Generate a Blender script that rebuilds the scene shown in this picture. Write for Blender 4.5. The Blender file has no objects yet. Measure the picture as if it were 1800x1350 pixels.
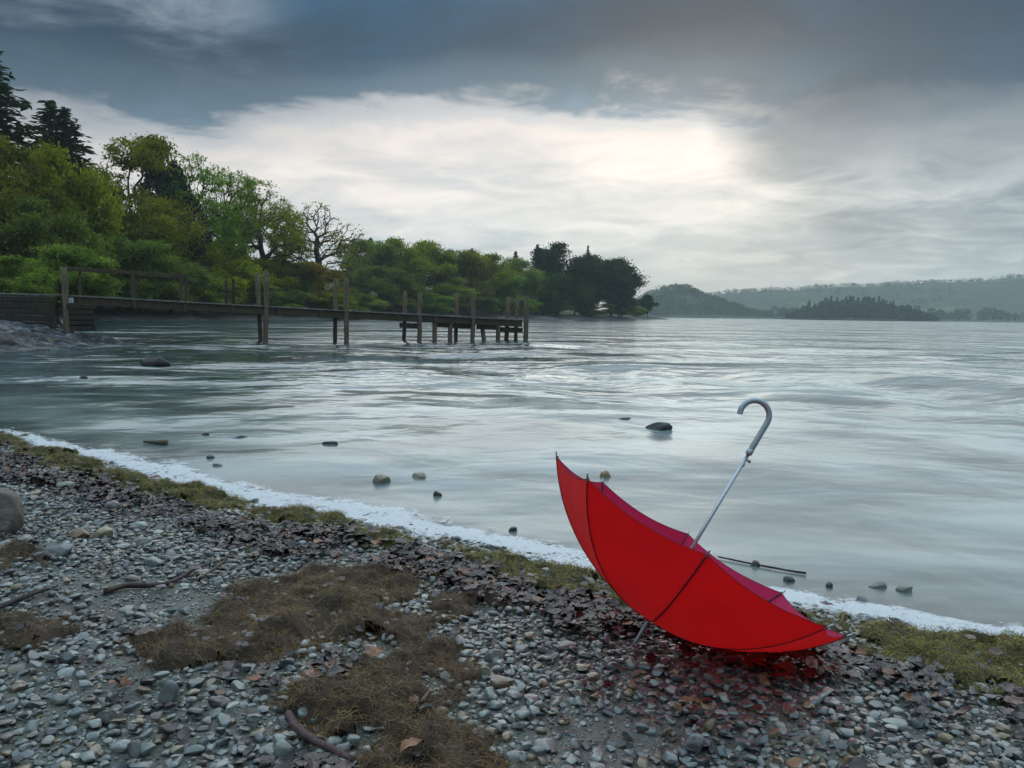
import bpy, math, random
import numpy as np
from mathutils import Matrix, Vector

random.seed(7)
RNG = np.random.default_rng(7)
SC = bpy.context.scene
COL = SC.collection

# ------------------------------------------------------------------ camera
CAM_H, PITCH, ROLL, FPX = 1.1, math.radians(5.0), math.radians(0.8), 1400.0
cam_data = bpy.data.cameras.new('camera')
cam_data.sensor_width = 36.0
cam_data.lens = FPX / 1800.0 * 36.0
cam_data.clip_start = 0.05
cam_data.clip_end = 20000.0
cam = bpy.data.objects.new('camera', cam_data)
COL.objects.link(cam)
cam.matrix_world = (Matrix.Translation((0, 0, CAM_H)) @ Matrix.Rotation(math.pi / 2 - PITCH, 4, 'X')
                    @ Matrix.Rotation(ROLL, 4, 'Z'))
SC.camera = cam
ROT = np.array(cam.matrix_world.to_3x3())

# ------------------------------------------------------------------ render / exposure
SC.render.engine = 'CYCLES'
SC.cycles.use_denoising = True
SC.cycles.max_bounces = 8
SC.cycles.transparent_max_bounces = 12
SC.cycles.volume_bounces = 1
SC.cycles.caustics_reflective = False
SC.cycles.caustics_refractive = False
SC.view_settings.view_transform = 'Standard'
SC.view_settings.look = 'None'
SC.view_settings.gamma = 1.0
SC.view_settings.use_curve_mapping = False
SC.view_settings.exposure = 1.0

# ------------------------------------------------------------------ node helper
class NT:
    def __init__(self, tree):
        self.t = tree
        tree.nodes.clear()

    def n(self, typ, ins=None, **props):
        nd = self.t.nodes.new(typ)
        for k, v in props.items():
            setattr(nd, k, v)
        for k, v in (ins or {}).items():
            s = nd.inputs[k]
            if isinstance(v, bpy.types.NodeSocket):
                self.t.links.new(v, s)
            else:
                s.default_value = v
        return nd

    def m(self, op, a, b=0.0, c=0.0, clamp=False):
        nd = self.n('ShaderNodeMath', {0: a, 1: b, 2: c}, operation=op, use_clamp=clamp)
        return nd.outputs[0]

    def vm(self, op, a, b=(0, 0, 0)):
        nd = self.n('ShaderNodeVectorMath', {0: a, 1: b}, operation=op)
        return nd.outputs[1] if op in ('DOT_PRODUCT', 'LENGTH') else nd.outputs[0]

    def ramp(self, fac, stops, interp='LINEAR'):
        nd = self.n('ShaderNodeValToRGB', {0: fac})
        cr = nd.color_ramp
        cr.interpolation = interp
        while len(cr.elements) < len(stops):
            cr.elements.new(0.5)
        for e, (p, c) in zip(cr.elements, stops):
            e.position = p
            e.color = (*c, 1) if len(c) == 3 else c
        return nd.outputs[0]

    def mix(self, fac, a, b, blend='MIX'):
        nd = self.n('ShaderNodeMix', data_type='RGBA', blend_type=blend)
        for i, v in ((0, fac), (6, a), (7, b)):
            s = nd.inputs[i]
            if isinstance(v, bpy.types.NodeSocket):
                self.t.links.new(v, s)
            else:
                s.default_value = v if i == 0 or len(v) == 4 else (*v, 1)
        return nd.outputs[2]

    def sstep(self, v, lo, hi):
        nd = self.n('ShaderNodeMapRange', {0: v, 1: lo, 2: hi, 3: 0.0, 4: 1.0}, interpolation_type='SMOOTHSTEP')
        return nd.outputs[0]

    def noise(self, vec, scale, detail=4.0, rough=0.5, dist=0.0, col=False):
        nd = self.n('ShaderNodeTexNoise', {'Scale': scale, 'Detail': detail, 'Roughness': rough, 'Distortion': dist})
        if vec is not None:
            self.t.links.new(vec, nd.inputs['Vector'])
        return nd.outputs[1 if col else 0]

    def bump(self, h, strength=0.5, dist=0.01, normal=None):
        nd = self.n('ShaderNodeBump', {'Height': h, 'Strength': strength, 'Distance': dist})
        if normal is not None:
            self.t.links.new(normal, nd.inputs['Normal'])
        return nd.outputs[0]

# ------------------------------------------------------------------ sky and sun
def pix_dir(px, py):
    d = ROT @ np.array([(px - 900.0) / FPX, (675.0 - py) / FPX, -1.0])
    return d / np.linalg.norm(d)

SUN_DIR = pix_dir(1236, 236)
SUN_EL = math.asin(SUN_DIR[2])
SUN_AZ = math.atan2(SUN_DIR[0], SUN_DIR[1])

world = bpy.data.worlds.new('World')
SC.world = world
world.use_nodes = True
w = NT(world.node_tree)
tc = w.n('ShaderNodeTexCoord').outputs['Generated']
sep = w.n('ShaderNodeSeparateXYZ', {0: tc})
dx, dy, dz = sep.outputs
el = w.m('MULTIPLY', w.m('ARCSINE', dz), 57.2958)
az = w.m('MULTIPLY', w.m('ARCTAN2', dx, dy), 57.2958)
zc = w.m('ADD', w.m('MAXIMUM', dz, 0.0), 0.13)
pl = w.n('ShaderNodeCombineXYZ', {0: w.m('DIVIDE', dx, zc), 1: w.m('DIVIDE', dy, zc), 2: 3.7}).outputs[0]
nA = w.m('SUBTRACT', w.noise(pl, 0.85, 7, 0.55, 0.25), 0.5)
nB = w.m('SUBTRACT', w.noise(pl, 2.3, 7, 0.62, 0.5), 0.5)
nC = w.m('SUBTRACT', w.noise(pl, 0.33, 3, 0.5, 0.0), 0.5)
# cloud deck: a hazy horizon, a bright gap above it, a heavy slate deck higher up, paler overhead
elw = w.m('ADD', w.m('ADD', el, w.m('MULTIPLY', nA, 8.0)), w.m('MULTIPLY', nB, 7.5))
elw = w.m('ADD', w.m('ADD', elw, w.m('MULTIPLY', nC, 2.0)), w.m('ADD', 2.0, w.m('MULTIPLY', w.sstep(w.m('MULTIPLY', az, -1.0), 4.0, 22.0), 2.6)))
gap = w.ramp(w.m('DIVIDE', elw, 40.0, clamp=True), [
    (0.00, (0.41, 0.50, 0.54)), (0.13, (0.43, 0.505, 0.54)), (0.22, (0.62, 0.625, 0.62)),
    (0.34, (0.77, 0.70, 0.655)), (0.385, (0.55, 0.555, 0.57)), (0.42, (0.11, 0.18, 0.245)),
    (0.50, (0.006, 0.042, 0.090)), (1.0, (0.030, 0.085, 0.150))], 'EASE')
# away from the sun the gap is filled with grey cloud
azw = w.m('ADD', az, w.m('MULTIPLY', nA, 26.0))
rgt = w.sstep(azw, 11.0, 23.0)
lft = w.m('MULTIPLY', w.sstep(w.m('MULTIPLY', azw, -1.0), 8.0, 50.0), 0.8)
far = w.m('MAXIMUM', rgt, lft)
grey = w.mix(w.sstep(nB, -0.2, 0.25), (0.13, 0.19, 0.235), (0.38, 0.43, 0.45))
gapc = w.mix(w.m('MULTIPLY', far, w.sstep(el, 1.0, 6.0)), gap, w.mix(0.88, gap, w.mix(w.sstep(elw, 12.0, 16.5), grey, (0.006, 0.042, 0.090))))
gapc = w.mix(1.0, gapc, w.ramp(w.m('ADD', nB, 0.5), [(0.32, (0.78, 0.81, 0.84)), (0.68, (1.14, 1.12, 1.10))]), 'MULTIPLY')
# the deck itself: broken folds, paler patches on the shadow side
fold = w.mix(w.sstep(w.m('ADD', nA, w.m('MULTIPLY', nB, 0.6)), -0.12, 0.3), (0.62, 0.63, 0.64), (1.55, 1.55, 1.55))
deck = w.mix(w.sstep(elw, 13.0, 18.0), gapc, w.mix(1.0, gapc, fold, 'MULTIPLY'))
lp = w.m('MULTIPLY', w.sstep(w.m('MULTIPLY', azw, -1.0), 12.0, 26.0), w.sstep(el, 12.0, 17.0))
deck = w.mix(w.m('MULTIPLY', lp, w.sstep(w.m('ADD', nA, nB), -0.15, 0.3)), deck, (0.33, 0.365, 0.41))
# overhead, beyond the frame, an even grey overcast
over = w.mix(w.sstep(w.m('ADD', nA, nB), -0.25, 0.3), (0.55, 0.74, 0.90), (0.80, 0.99, 1.14))
deck = w.mix(w.sstep(el, 25.0, 46.0), deck, over)
# the veiled sun
sd = w.vm('DOT_PRODUCT', tc, tuple(SUN_DIR))
ang = w.m('MULTIPLY', w.m('ARCCOSINE', w.m('MINIMUM', sd, 0.99999)), 57.2958)
g1 = w.m('POWER', 2.718, w.m('MULTIPLY', w.m('POWER', w.m('DIVIDE', w.m('ADD', ang, w.m('MULTIPLY', nB, 4.0)), 0.8), 2.0), -1.0))
g2 = w.m('POWER', 2.718, w.m('MULTIPLY', w.m('DIVIDE', ang, 5.0), -1.0))
veil = w.sstep(w.m('ADD', nB, w.m('MULTIPLY', nA, 0.5)), -0.15, 0.2)
g = w.m('ADD', w.m('MULTIPLY', w.m('MULTIPLY', g1, veil), 0.30), w.m('MULTIPLY', w.m('MULTIPLY', g2, veil), 0.03))
sc_ = w.n('ShaderNodeVectorMath', {0: (1.0, 0.9, 0.74), 'Scale': g}, operation='SCALE').outputs[0]
deck = w.mix(1.0, deck, sc_, 'ADD')
sky = w.n('ShaderNodeTexSky', sky_type='NISHITA')
sky.sun_disc = False
sky.sun_elevation = SUN_EL
sky.sun_rotation = SUN_AZ
bg_sky = w.n('ShaderNodeBackground', {'Color': sky.outputs[0], 'Strength': 0.05})
bg_cloud = w.n('ShaderNodeBackground', {'Color': deck, 'Strength': 0.68})
mx = w.n('ShaderNodeMixShader', {0: 0.94, 1: bg_sky.outputs[0], 2: bg_cloud.outputs[0]})
w.n('ShaderNodeOutputWorld', {0: mx.outputs[0]})

sun_data = bpy.data.lights.new('sun', 'SUN')
sun_data.energy = 0.5
sun_data.angle = math.radians(88)
sun_data.color = (1.0, 0.97, 0.93)
sun = bpy.data.objects.new('sun', sun_data)
COL.objects.link(sun)
sun.rotation_euler = Vector(SUN_DIR).to_track_quat('Z', 'Y').to_euler()

# ------------------------------------------------------------------ geometry helpers
def project(P):
    q = (np.asarray(P, float) - [0, 0, CAM_H]) @ ROT
    return np.stack([900 + FPX * q[..., 0] / -q[..., 2], 675 - FPX * q[..., 1] / -q[..., 2]], -1)

def at_z(px, py, z=0.0):
    d = pix_dir(px, py)
    return np.array([0, 0, CAM_H]) + d * ((z - CAM_H) / d[2])

def at_depth(px, py, Y):
    d = pix_dir(px, py)
    return np.array([0, 0, CAM_H]) + d * (Y / d[1])

def hash2(ix, iy, seed):
    h = (ix.astype(np.int64) * 374761393 + iy.astype(np.int64) * 668265263 + seed * 1274126177) & 0xffffffff
    h = ((h ^ (h >> 13)) * 1103515245) & 0xffffffff
    h = ((h ^ (h >> 15)) * 2654435761) & 0xffffffff
    return ((h ^ (h >> 16)) & 0xffffff) / float(0xffffff)

def vnoise(x, y, seed=0):
    x = np.asarray(x, float); y = np.asarray(y, float)
    ix = np.floor(x); iy = np.floor(y)
    fx = x - ix; fy = y - iy
    fx = fx * fx * (3 - 2 * fx); fy = fy * fy * (3 - 2 * fy)
    a = hash2(ix, iy, seed); b = hash2(ix + 1, iy, seed)
    c = hash2(ix, iy + 1, seed); d = hash2(ix + 1, iy + 1, seed)
    return (a * (1 - fx) + b * fx) * (1 - fy) + (c * (1 - fx) + d * fx) * fy

def fbm(x, y, octs=4, seed=0, gain=0.5):
    s = 0; amp = 1; tot = 0
    x = np.asarray(x, float); y = np.asarray(y, float)
    for i in range(octs):
        s = s + amp * vnoise(x * 2 ** i, y * 2 ** i, seed + i * 17); tot += amp; amp *= gain
    return s / tot

def sm(v, lo, hi):
    t = np.clip((v - lo) / (hi - lo), 0, 1)
    return t * t * (3 - 2 * t)

def seg_dist(pts, poly, closed=False):
    """distance to a polyline and the side of its nearest segment (positive left)"""
    P = np.asarray(poly, float)
    A = P if closed else P[:-1]
    B = np.roll(P, -1, 0) if closed else P[1:]
    best = np.full(len(pts), 1e9); side = np.ones(len(pts))
    for a, b in zip(A, B):
        ab = b - a
        t = np.clip(((pts - a) @ ab) / (ab @ ab), 0, 1)
        q = pts - (a + t[:, None] * ab)
        d = np.hypot(q[:, 0], q[:, 1])
        cr = ab[0] * (pts[:, 1] - a[1]) - ab[1] * (pts[:, 0] - a[0])
        m = d < best - 1e-9
        best[m] = d[m]; side[m] = np.sign(cr[m])
    return best, side

def inside(pts, poly):
    P = np.asarray(poly, float); x = pts[:, 0]; y = pts[:, 1]
    r = np.zeros(len(pts), bool)
    j = len(P) - 1
    for i in range(len(P)):
        c = ((P[i, 1] > y) != (P[j, 1] > y))
        with np.errstate(divide='ignore', invalid='ignore'):
            xi = (P[j, 0] - P[i, 0]) * (y - P[i, 1]) / (P[j, 1] - P[i, 1] + 1e-12) + P[i, 0]
        r ^= c & (x < xi)
        j = i
    return r

def sdf(pts, poly):
    d, _ = seg_dist(pts, poly, True)
    return np.where(inside(pts, poly), d, -d)

def mesh_np(name, V, F, mats=(), smooth=False, attrs=None, mat_idx=None):
    V = np.asarray(V, np.float32); F = np.asarray(F, np.int32)
    k = F.shape[1]
    me = bpy.data.meshes.new(name)
    me.vertices.add(len(V)); me.vertices.foreach_set('co', V.ravel())
    me.loops.add(F.size); me.loops.foreach_set('vertex_index', F.ravel())
    me.polygons.add(len(F))
    me.polygons.foreach_set('loop_start', np.arange(0, F.size, k, dtype=np.int32))
    me.polygons.foreach_set('loop_total', np.full(len(F), k, np.int32))
    if smooth:
        me.polygons.foreach_set('use_smooth', np.ones(len(F), bool))
    if mat_idx is not None:
        me.polygons.foreach_set('material_index', np.asarray(mat_idx, np.int32))
    for an, (typ, data) in (attrs or {}).items():
        a = me.attributes.new(an, typ, 'POINT')
        a.data.foreach_set('vector' if typ == 'FLOAT_VECTOR' else 'value', np.asarray(data, np.float32).ravel())
    for m in mats:
        me.materials.append(m)
    me.update(calc_edges=True)
    me.validate()
    return me

def obj(name, me, parent=None, loc=(0, 0, 0), label=None, cat=None, group=None, kind=None):
    o = bpy.data.objects.new(name, me)
    COL.objects.link(o)
    o.location = loc
    if parent is not None:
        o.parent = parent
    for k, v in (('label', label), ('category', cat), ('group', group), ('kind', kind)):
        if v:
            o[k] = v
    return o

def tube(path, rad, sides=8, cap=True):
    """swept tube: quads only (caps collapse onto a centre ring)"""
    P = np.asarray(path, float); n = len(P)
    R = np.full(n, rad, float) if np.isscalar(rad) else np.asarray(rad, float)
    T = np.gradient(P, axis=0); T /= np.linalg.norm(T, axis=1)[:, None] + 1e-12
    ref = np.array([0, 0, 1.0]) if abs(T[0, 2]) < 0.9 else np.array([1.0, 0, 0])
    u = np.cross(T[0], ref); u /= np.linalg.norm(u)
    V = []
    a = np.arange(sides) * 2 * math.pi / sides
    rings = []
    for i in range(n):
        u = u - T[i] * (u @ T[i]); u /= np.linalg.norm(u) + 1e-12
        v = np.cross(T[i], u)
        rings.append(P[i] + R[i] * (np.cos(a)[:, None] * u + np.sin(a)[:, None] * v))
    if cap:
        rings = [np.repeat(P[:1], sides, 0)] + rings + [np.repeat(P[-1:], sides, 0)]
    V = np.concatenate(rings)
    F = []
    for i in range(len(rings) - 1):
        for j in range(sides):
            k = (j + 1) % sides
            F.append((i * sides + j, i * sides + k, (i + 1) * sides + k, (i + 1) * sides + j))
    return V, np.array(F)

def join(parts):
    V = []; F = []; o = 0
    for v, f in parts:
        V.append(v); F.append(np.asarray(f) + o); o += len(v)
    return np.concatenate(V), np.concatenate(F)

def box_vf(sx, sy, sz, c=(0, 0, 0), bev=0.0):
    """a box with its edges chamfered"""
    b = bev
    V = []; idx = {}
    for X in (-1, 1):
        for Y in (-1, 1):
            for Z in (-1, 1):
                for ax in range(3):
                    p = [X * (sx / 2 - b), Y * (sy / 2 - b), Z * (sz / 2 - b)]
                    p[ax] += (X, Y, Z)[ax] * b
                    idx[(X, Y, Z, ax)] = len(V); V.append(p)
    V = np.array(V) + np.array(c)
    F = []
    q = lambda *k: F.append([idx[i] for i in k])
    for s in (-1, 1):
        q((s, -1, -1, 0), (s, 1, -1, 0), (s, 1, 1, 0), (s, -1, 1, 0))
        q((-1, s, -1, 1), (1, s, -1, 1), (1, s, 1, 1), (-1, s, 1, 1))
        q((-1, -1, s, 2), (1, -1, s, 2), (1, 1, s, 2), (-1, 1, s, 2))
    for s in (-1, 1):
        for t in (-1, 1):
            q((-1, s, t, 1), (1, s, t, 1), (1, s, t, 2), (-1, s, t, 2))
            q((s, -1, t, 0), (s, 1, t, 0), (s, 1, t, 2), (s, -1, t, 2))
            q((s, t, -1, 0), (s, t, 1, 0), (s, t, 1, 1), (s, t, -1, 1))
    for X in (-1, 1):
        for Y in (-1, 1):
            for Z in (-1, 1):
                k = [idx[(X, Y, Z, a)] for a in range(3)]
                F.append([k[0], k[1], k[2], k[2]])
    return V, np.array(F)

def fix_quads(me):
    return me

def quads_to_mesh(name, V, F, mats, smooth=False, attrs=None):
    """quads, some of which repeat a corner (triangles)"""
    F = np.asarray(F)
    me = bpy.data.meshes.new(name)
    faces = []
    for f in F:
        g = []
        for i in f:
            if int(i) not in g:
                g.append(int(i))
        if len(g) > 2:
            faces.append(g)
    me.from_pydata([tuple(v) for v in V], [], faces)
    if smooth:
        me.polygons.foreach_set('use_smooth', np.ones(len(me.polygons), bool))
    for m in mats:
        me.materials.append(m)
    me.update()
    return me

def orient(V, x, z, o):
    """local box coordinates to a frame whose x axis is x and z axis near z"""
    x = np.array(x, float); x /= np.linalg.norm(x)
    z = np.array(z, float); z = z - x * (z @ x); z /= np.linalg.norm(z)
    y = np.cross(z, x)
    return V @ np.array([x, y, z]) + np.asarray(o)

# ------------------------------------------------------------------ materials
def mat(name):
    m = bpy.data.materials.new(name)
    m.use_nodes = True
    return m, NT(m.node_tree)

def principled(t, col, rough=0.5, normal=None, **kw):
    ins = {'Base Color': col if isinstance(col, bpy.types.NodeSocket) else (*col, 1), 'Roughness': rough}
    if normal is not None:
        ins['Normal'] = normal
    ins.update(kw)
    b = t.n('ShaderNodeBsdfPrincipled', ins)
    return b.outputs[0]

def out(t, s):
    t.n('ShaderNodeOutputMaterial', {0: s})

STONE_STOPS = [(0.0, (0.010, 0.013, 0.015)), (0.12, (0.036, 0.046, 0.050)), (0.28, (0.090, 0.118, 0.122)),
               (0.44, (0.180, 0.220, 0.208)), (0.56, (0.046, 0.060, 0.064)), (0.68, (0.265, 0.300, 0.275)), (0.78, (0.085, 0.066, 0.046)),
               (0.87, (0.235, 0.185, 0.105)), (0.93, (0.026, 0.031, 0.033)), (1.0, (0.48, 0.50, 0.45))]

def stone_mat(name, source, col=None, rough=0.34, moss=None, scale=1.0, wet=1.0):
    m, t = mat(name)
    tcn = t.n('ShaderNodeTexCoord')
    geo = t.n('ShaderNodeNewGeometry')
    if source == 'attr':
        fac = t.n('ShaderNodeAttribute', attribute_name='rnd').outputs['Fac']
        vec = geo.outputs['Position']
    else:
        fac = t.n('ShaderNodeObjectInfo').outputs['Random']
        vec = geo.outputs['Position']
    base = t.ramp(fac, STONE_STOPS) if col is None else t.n('ShaderNodeRGB').outputs[0]
    if col is not None:
        base.default_value = (*col, 1)
    n1 = t.noise(vec, 38 * scale, 5, 0.65, 0.4)
    n2 = t.noise(vec, 210 * scale, 3, 0.6)
    c = t.mix(1.0, base, t.ramp(n1, [(0.25, (0.55, 0.55, 0.55)), (0.75, (1.4, 1.4, 1.38))]), 'MULTIPLY')
    c = t.mix(t.m('MULTIPLY', t.sstep(n2, 0.58, 0.75), 0.35), c, (0.32, 0.34, 0.32))
    if moss:
        k = t.sstep(t.m('ADD', t.noise(vec, 16 * scale, 5, 0.6), moss[1]), 0.5, 0.62)
        c = t.mix(k, c, moss[0])
    h = t.m('ADD', n1, t.m('MULTIPLY', n2, 0.35))
    s = principled(t, c, t.ramp(n1, [(0.3, (rough - 0.12,) * 3), (0.7, (rough + 0.15,) * 3)]), t.bump(h, 0.5, 0.006 / scale), **{'Specular IOR Level': 0.5, 'Coat Weight': t.m('MULTIPLY', t.sstep(t.noise(vec, 5.0, 3, 0.5), 0.25, 0.48), wet), 'Coat Roughness': 0.13})
    out(t, s)
    return m

def wood_mat(name, c1, c2, green=0.0, rough=0.75, scale=1.0):
    m, t = mat(name)
    tcn = t.n('ShaderNodeTexCoord').outputs['Object']
    st = t.n('ShaderNodeMapping', {0: tcn, 3: (9 * scale, 9 * scale, 1.3 * scale)}).outputs[0]
    n1 = t.noise(st, 2.2, 5, 0.65, 0.6)
    n2 = t.noise(tcn, 1.4 * scale, 4, 0.6)
    c = t.mix(t.sstep(n1, 0.3, 0.7), c1, c2)
    if green:
        c = t.mix(t.m('MULTIPLY', t.sstep(n2, 0.42, 0.66), green), c, (0.09, 0.10, 0.018))
    c = t.mix(t.m('MULTIPLY', t.sstep(n2, 0.35, 0.2), 0.6), c, (0.012, 0.012, 0.012))
    out(t, principled(t, c, rough, t.bump(n1, 0.7, 0.02)))
    return m

def leaf_mat(name, trans=0.48):
    m, t = mat(name)
    oi = t.n('ShaderNodeObjectInfo')
    co = t.n('ShaderNodeTexCoord').outputs['Object']
    geo = t.n('ShaderNodeNewGeometry')
    n1 = t.noise(co, 5.0, 3, 0.6)
    n2 = t.noise(geo.outputs['Position'], 1.7, 2, 0.5)
    c = t.mix(1.0, oi.outputs['Color'], t.ramp(n1, [(0.3, (0.55, 0.6, 0.6)), (0.7, (1.5, 1.35, 1.1))]), 'MULTIPLY')
    c = t.mix(1.0, c, t.ramp(n2, [(0.3, (0.65, 0.65, 0.65)), (0.7, (1.35, 1.35, 1.3))]), 'MULTIPLY')
    d = t.n('ShaderNodeBsdfDiffuse', {0: c})
    tr = t.n('ShaderNodeBsdfTranslucent', {0: t.mix(1.0, c, (1.3, 1.4, 0.8), 'MULTIPLY')})
    out(t, t.n('ShaderNodeMixShader', {0: trans, 1: d.outputs[0], 2: tr.outputs[0]}).outputs[0])
    return m

def simple_mat(name, col, rough=0.6, metal=0.0, nscale=30, namp=0.25, bump=0.2):
    m, t = mat(name)
    co = t.n('ShaderNodeTexCoord').outputs['Object']
    n1 = t.noise(co, nscale, 4, 0.6)
    c = t.mix(1.0, (*col, 1), t.ramp(n1, [(0.25, (1 - namp,) * 3), (0.75, (1 + namp,) * 3)]), 'MULTIPLY')
    out(t, principled(t, c, rough, t.bump(n1, bump, 0.003), Metallic=metal))
    return m

M_bark = simple_mat('bark', (0.035, 0.030, 0.024), 0.9, 0, 6, 0.4)
M_leaf = leaf_mat('leaves')
M_needle = leaf_mat('needles', 0.15)
M_pebble = stone_mat('pebble_stone', 'attr')
M_pebble1 = stone_mat('pebble_stone_single', 'obj')

# ================================================================== THE SETTING
# ------------------------------------------------------------------ shoreline (mid line of the foam), in metres
foam_pix = [(0, 757, 764), (40, 764, 776), (110, 780, 800), (200, 792, 828), (290, 815, 850), (370, 843, 868),
            (440, 862, 893), (540, 880, 906), (650, 894, 924), (740, 908, 946), (850, 936, 972), (950, 960, 990),
            (1050, 984, 1014), (1180, 1008, 1036), (1290, 1026, 1050), (1390, 1040, 1066), (1480, 1056, 1084),
            (1560, 1070, 1098), (1640, 1086, 1116), (1720, 1104, 1130), (1800, 1100, 1132)]
fo = np.array([at_z(x, a, 0.0)[:2] for x, a, b in foam_pix])
fi = np.array([at_z(x, b, 0.01)[:2] for x, a, b in foam_pix])
mid = fo * 0.35 + fi * 0.65
dl = (mid[0] - mid[3]) / np.linalg.norm(mid[0] - mid[3])
dr = (mid[-1] - mid[-6]) / np.linalg.norm(mid[-1] - mid[-6])
def extend(P):
    a = [P[0] + dl * k for k in (14.0, 5.0, 1.5)]
    b = [P[-1] + dr * k for k in (0.6, 3.0, 12.0)]
    return np.vstack([a, P, b])
SHORE = extend(mid)

def shore_s(pts):
    """metres inland of the shoreline (negative in the water)"""
    d, s = seg_dist(np.asarray(pts, float)[:, :2], SHORE)
    return -d * s

def zb(pts):
    pts = np.atleast_2d(np.asarray(pts, float))
    s = shore_s(pts)
    x, y = pts[:, 0], pts[:, 1]
    inl = 0.105 * s - 0.012 * np.clip(s - 0.6, 0, 9) ** 1.5
    wat = 0.075 * s
    z = np.where(s > 0, inl, np.maximum(wat, -2.0 + 0 * s))
    z = z + (fbm(x * 1.6, y * 1.6, 3, 5) - 0.5) * 0.05 * sm(np.abs(s), 0.0, 0.7)
    z = z + (fbm(x * 7, y * 7, 3, 9) - 0.5) * 0.014
    return z

def ground(px, py):
    z = 0.08
    for _ in range(6):
        p = at_z(px, py, z)
        z = float(zb(p[None, :2])[0])
    return np.array([p[0], p[1], z])

# ------------------------------------------------------------------ beach and lake bed (one sheet to the horizon)
def graded(lo, hi, fine_lo, fine_hi, step, grow=1.28):
    a = list(np.arange(fine_lo, fine_hi + step / 2, step))
    d = step
    while a[-1] < hi:
        d *= grow; a.append(a[-1] + d)
    d = step
    while a[0] > lo:
        d *= grow; a.insert(0, a[0] - d)
    return np.array(a)
gx = graded(-2600, 2600, -6.0, 4.0, 0.06)
gy = graded(-60, 2700, 0.6, 8.0, 0.06)
GX, GY = np.meshgrid(gx, gy)
pts = np.stack([GX.ravel(), GY.ravel()], 1)
zz = zb(pts)
farm = sm(np.hypot(pts[:, 0], pts[:, 1]), 14, 40)
s_all = shore_s(pts)
zz = np.where(s_all > 0, np.minimum(zz, 0.6), zz) * (1 - farm) + farm * np.where(pts[:, 1] > 10, -2.0, np.clip(zz, -2, 0.5))
nx, ny = len(gx), len(gy)
ii = (np.arange(ny - 1)[:, None] * nx + np.arange(nx - 1)[None]).ravel()
Fg = np.stack([ii, ii + 1, ii + nx + 1, ii + nx], 1)
m, t = mat('wet_sand')
pos = t.n('ShaderNodeNewGeometry').outputs['Position']
n1 = t.noise(pos, 3.0, 5, 0.6); n2 = t.noise(pos, 90, 4, 0.7); n3 = t.noise(pos, 420, 2, 0.6)
c = t.mix(t.sstep(n1, 0.35, 0.65), (0.068, 0.078, 0.068), (0.14, 0.15, 0.125))
c = t.mix(1.0, c, t.ramp(n2, [(0.3, (0.6, 0.6, 0.6)), (0.7, (1.3, 1.3, 1.3))]), 'MULTIPLY')
c = t.mix(t.m('MULTIPLY', t.sstep(n3, 0.55, 0.7), 0.5), c, (0.05, 0.055, 0.055))
vg = t.n('ShaderNodeTexVoronoi', {'Vector': pos, 'Scale': 130.0, 'Randomness': 1.0})
grit = t.m('MULTIPLY', t.sstep(vg.outputs[0], 0.42, 0.18), t.sstep(t.noise(pos, 22, 3, 0.6), 0.42, 0.56))
gsep = t.n('ShaderNodeSeparateColor', {0: vg.outputs[1]}).outputs[0]
c = t.mix(grit, c, t.ramp(gsep, STONE_STOPS))
out(t, principled(t, c, t.ramp(n1, [(0.35, (0.28,) * 3), (0.65, (0.6,) * 3)]), t.bump(t.m('ADD', t.m('ADD', n2, t.m('MULTIPLY', n3, 0.6)), t.m('MULTIPLY', grit, 1.2)), 0.6, 0.006)))
beach = obj('beach', mesh_np('beach', np.column_stack([pts, zz]), Fg, [m], True), kind='structure', label='wet grey shingle beach sloping into the lake')

# ------------------------------------------------------------------ lake
na, nr = 300, 500
ang_ = np.linspace(-1.35, 1.35, na)
rad_ = np.concatenate([np.linspace(1.4, 12, 260), 12 * (2450 / 12) ** np.linspace(0.006, 1, nr - 260)])
AA, RR = np.meshgrid(ang_, rad_)
wx = (RR * np.sin(AA)).ravel(); wy = (RR * np.cos(AA)).ravel()
wpts = np.stack([wx, wy], 1)
ws = -shore_s(wpts)
amp = sm(ws, 0.8, 11.0)
spacing = np.gradient(rad_)[:, None].repeat(na, 1).ravel()
def wave(l, seed, ax=2.4, rot=0.0):
    cr, sr = math.cos(rot), math.sin(rot)
    u = wx * cr + wy * sr; v = -wx * sr + wy * cr
    return (fbm(u / (l * ax), v / l, 2, seed) - 0.5) * sm(l / spacing, 2.5, 5)
pat = 0.35 + 1.3 * sm(fbm(wx / 9, wy / 6, 3, 12), 0.3, 0.7)
wz = amp * pat * (0.24 * wave(2.6, 31, 1.1, 0.35) + 0.14 * wave(1.2, 41, 1.2, -0.4) + 0.012 * wave(0.55, 51, 1.5, 0.1))
wz += 0.010 * wave(0.8, 61, 2.5, -0.45) * sm(ws, 0.0, 0.4)
ii = (np.arange(nr - 1)[:, None] * na + np.arange(na - 1)[None]).ravel()
Fw = np.stack([ii, ii + 1, ii + na + 1, ii + na], 1)
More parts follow.
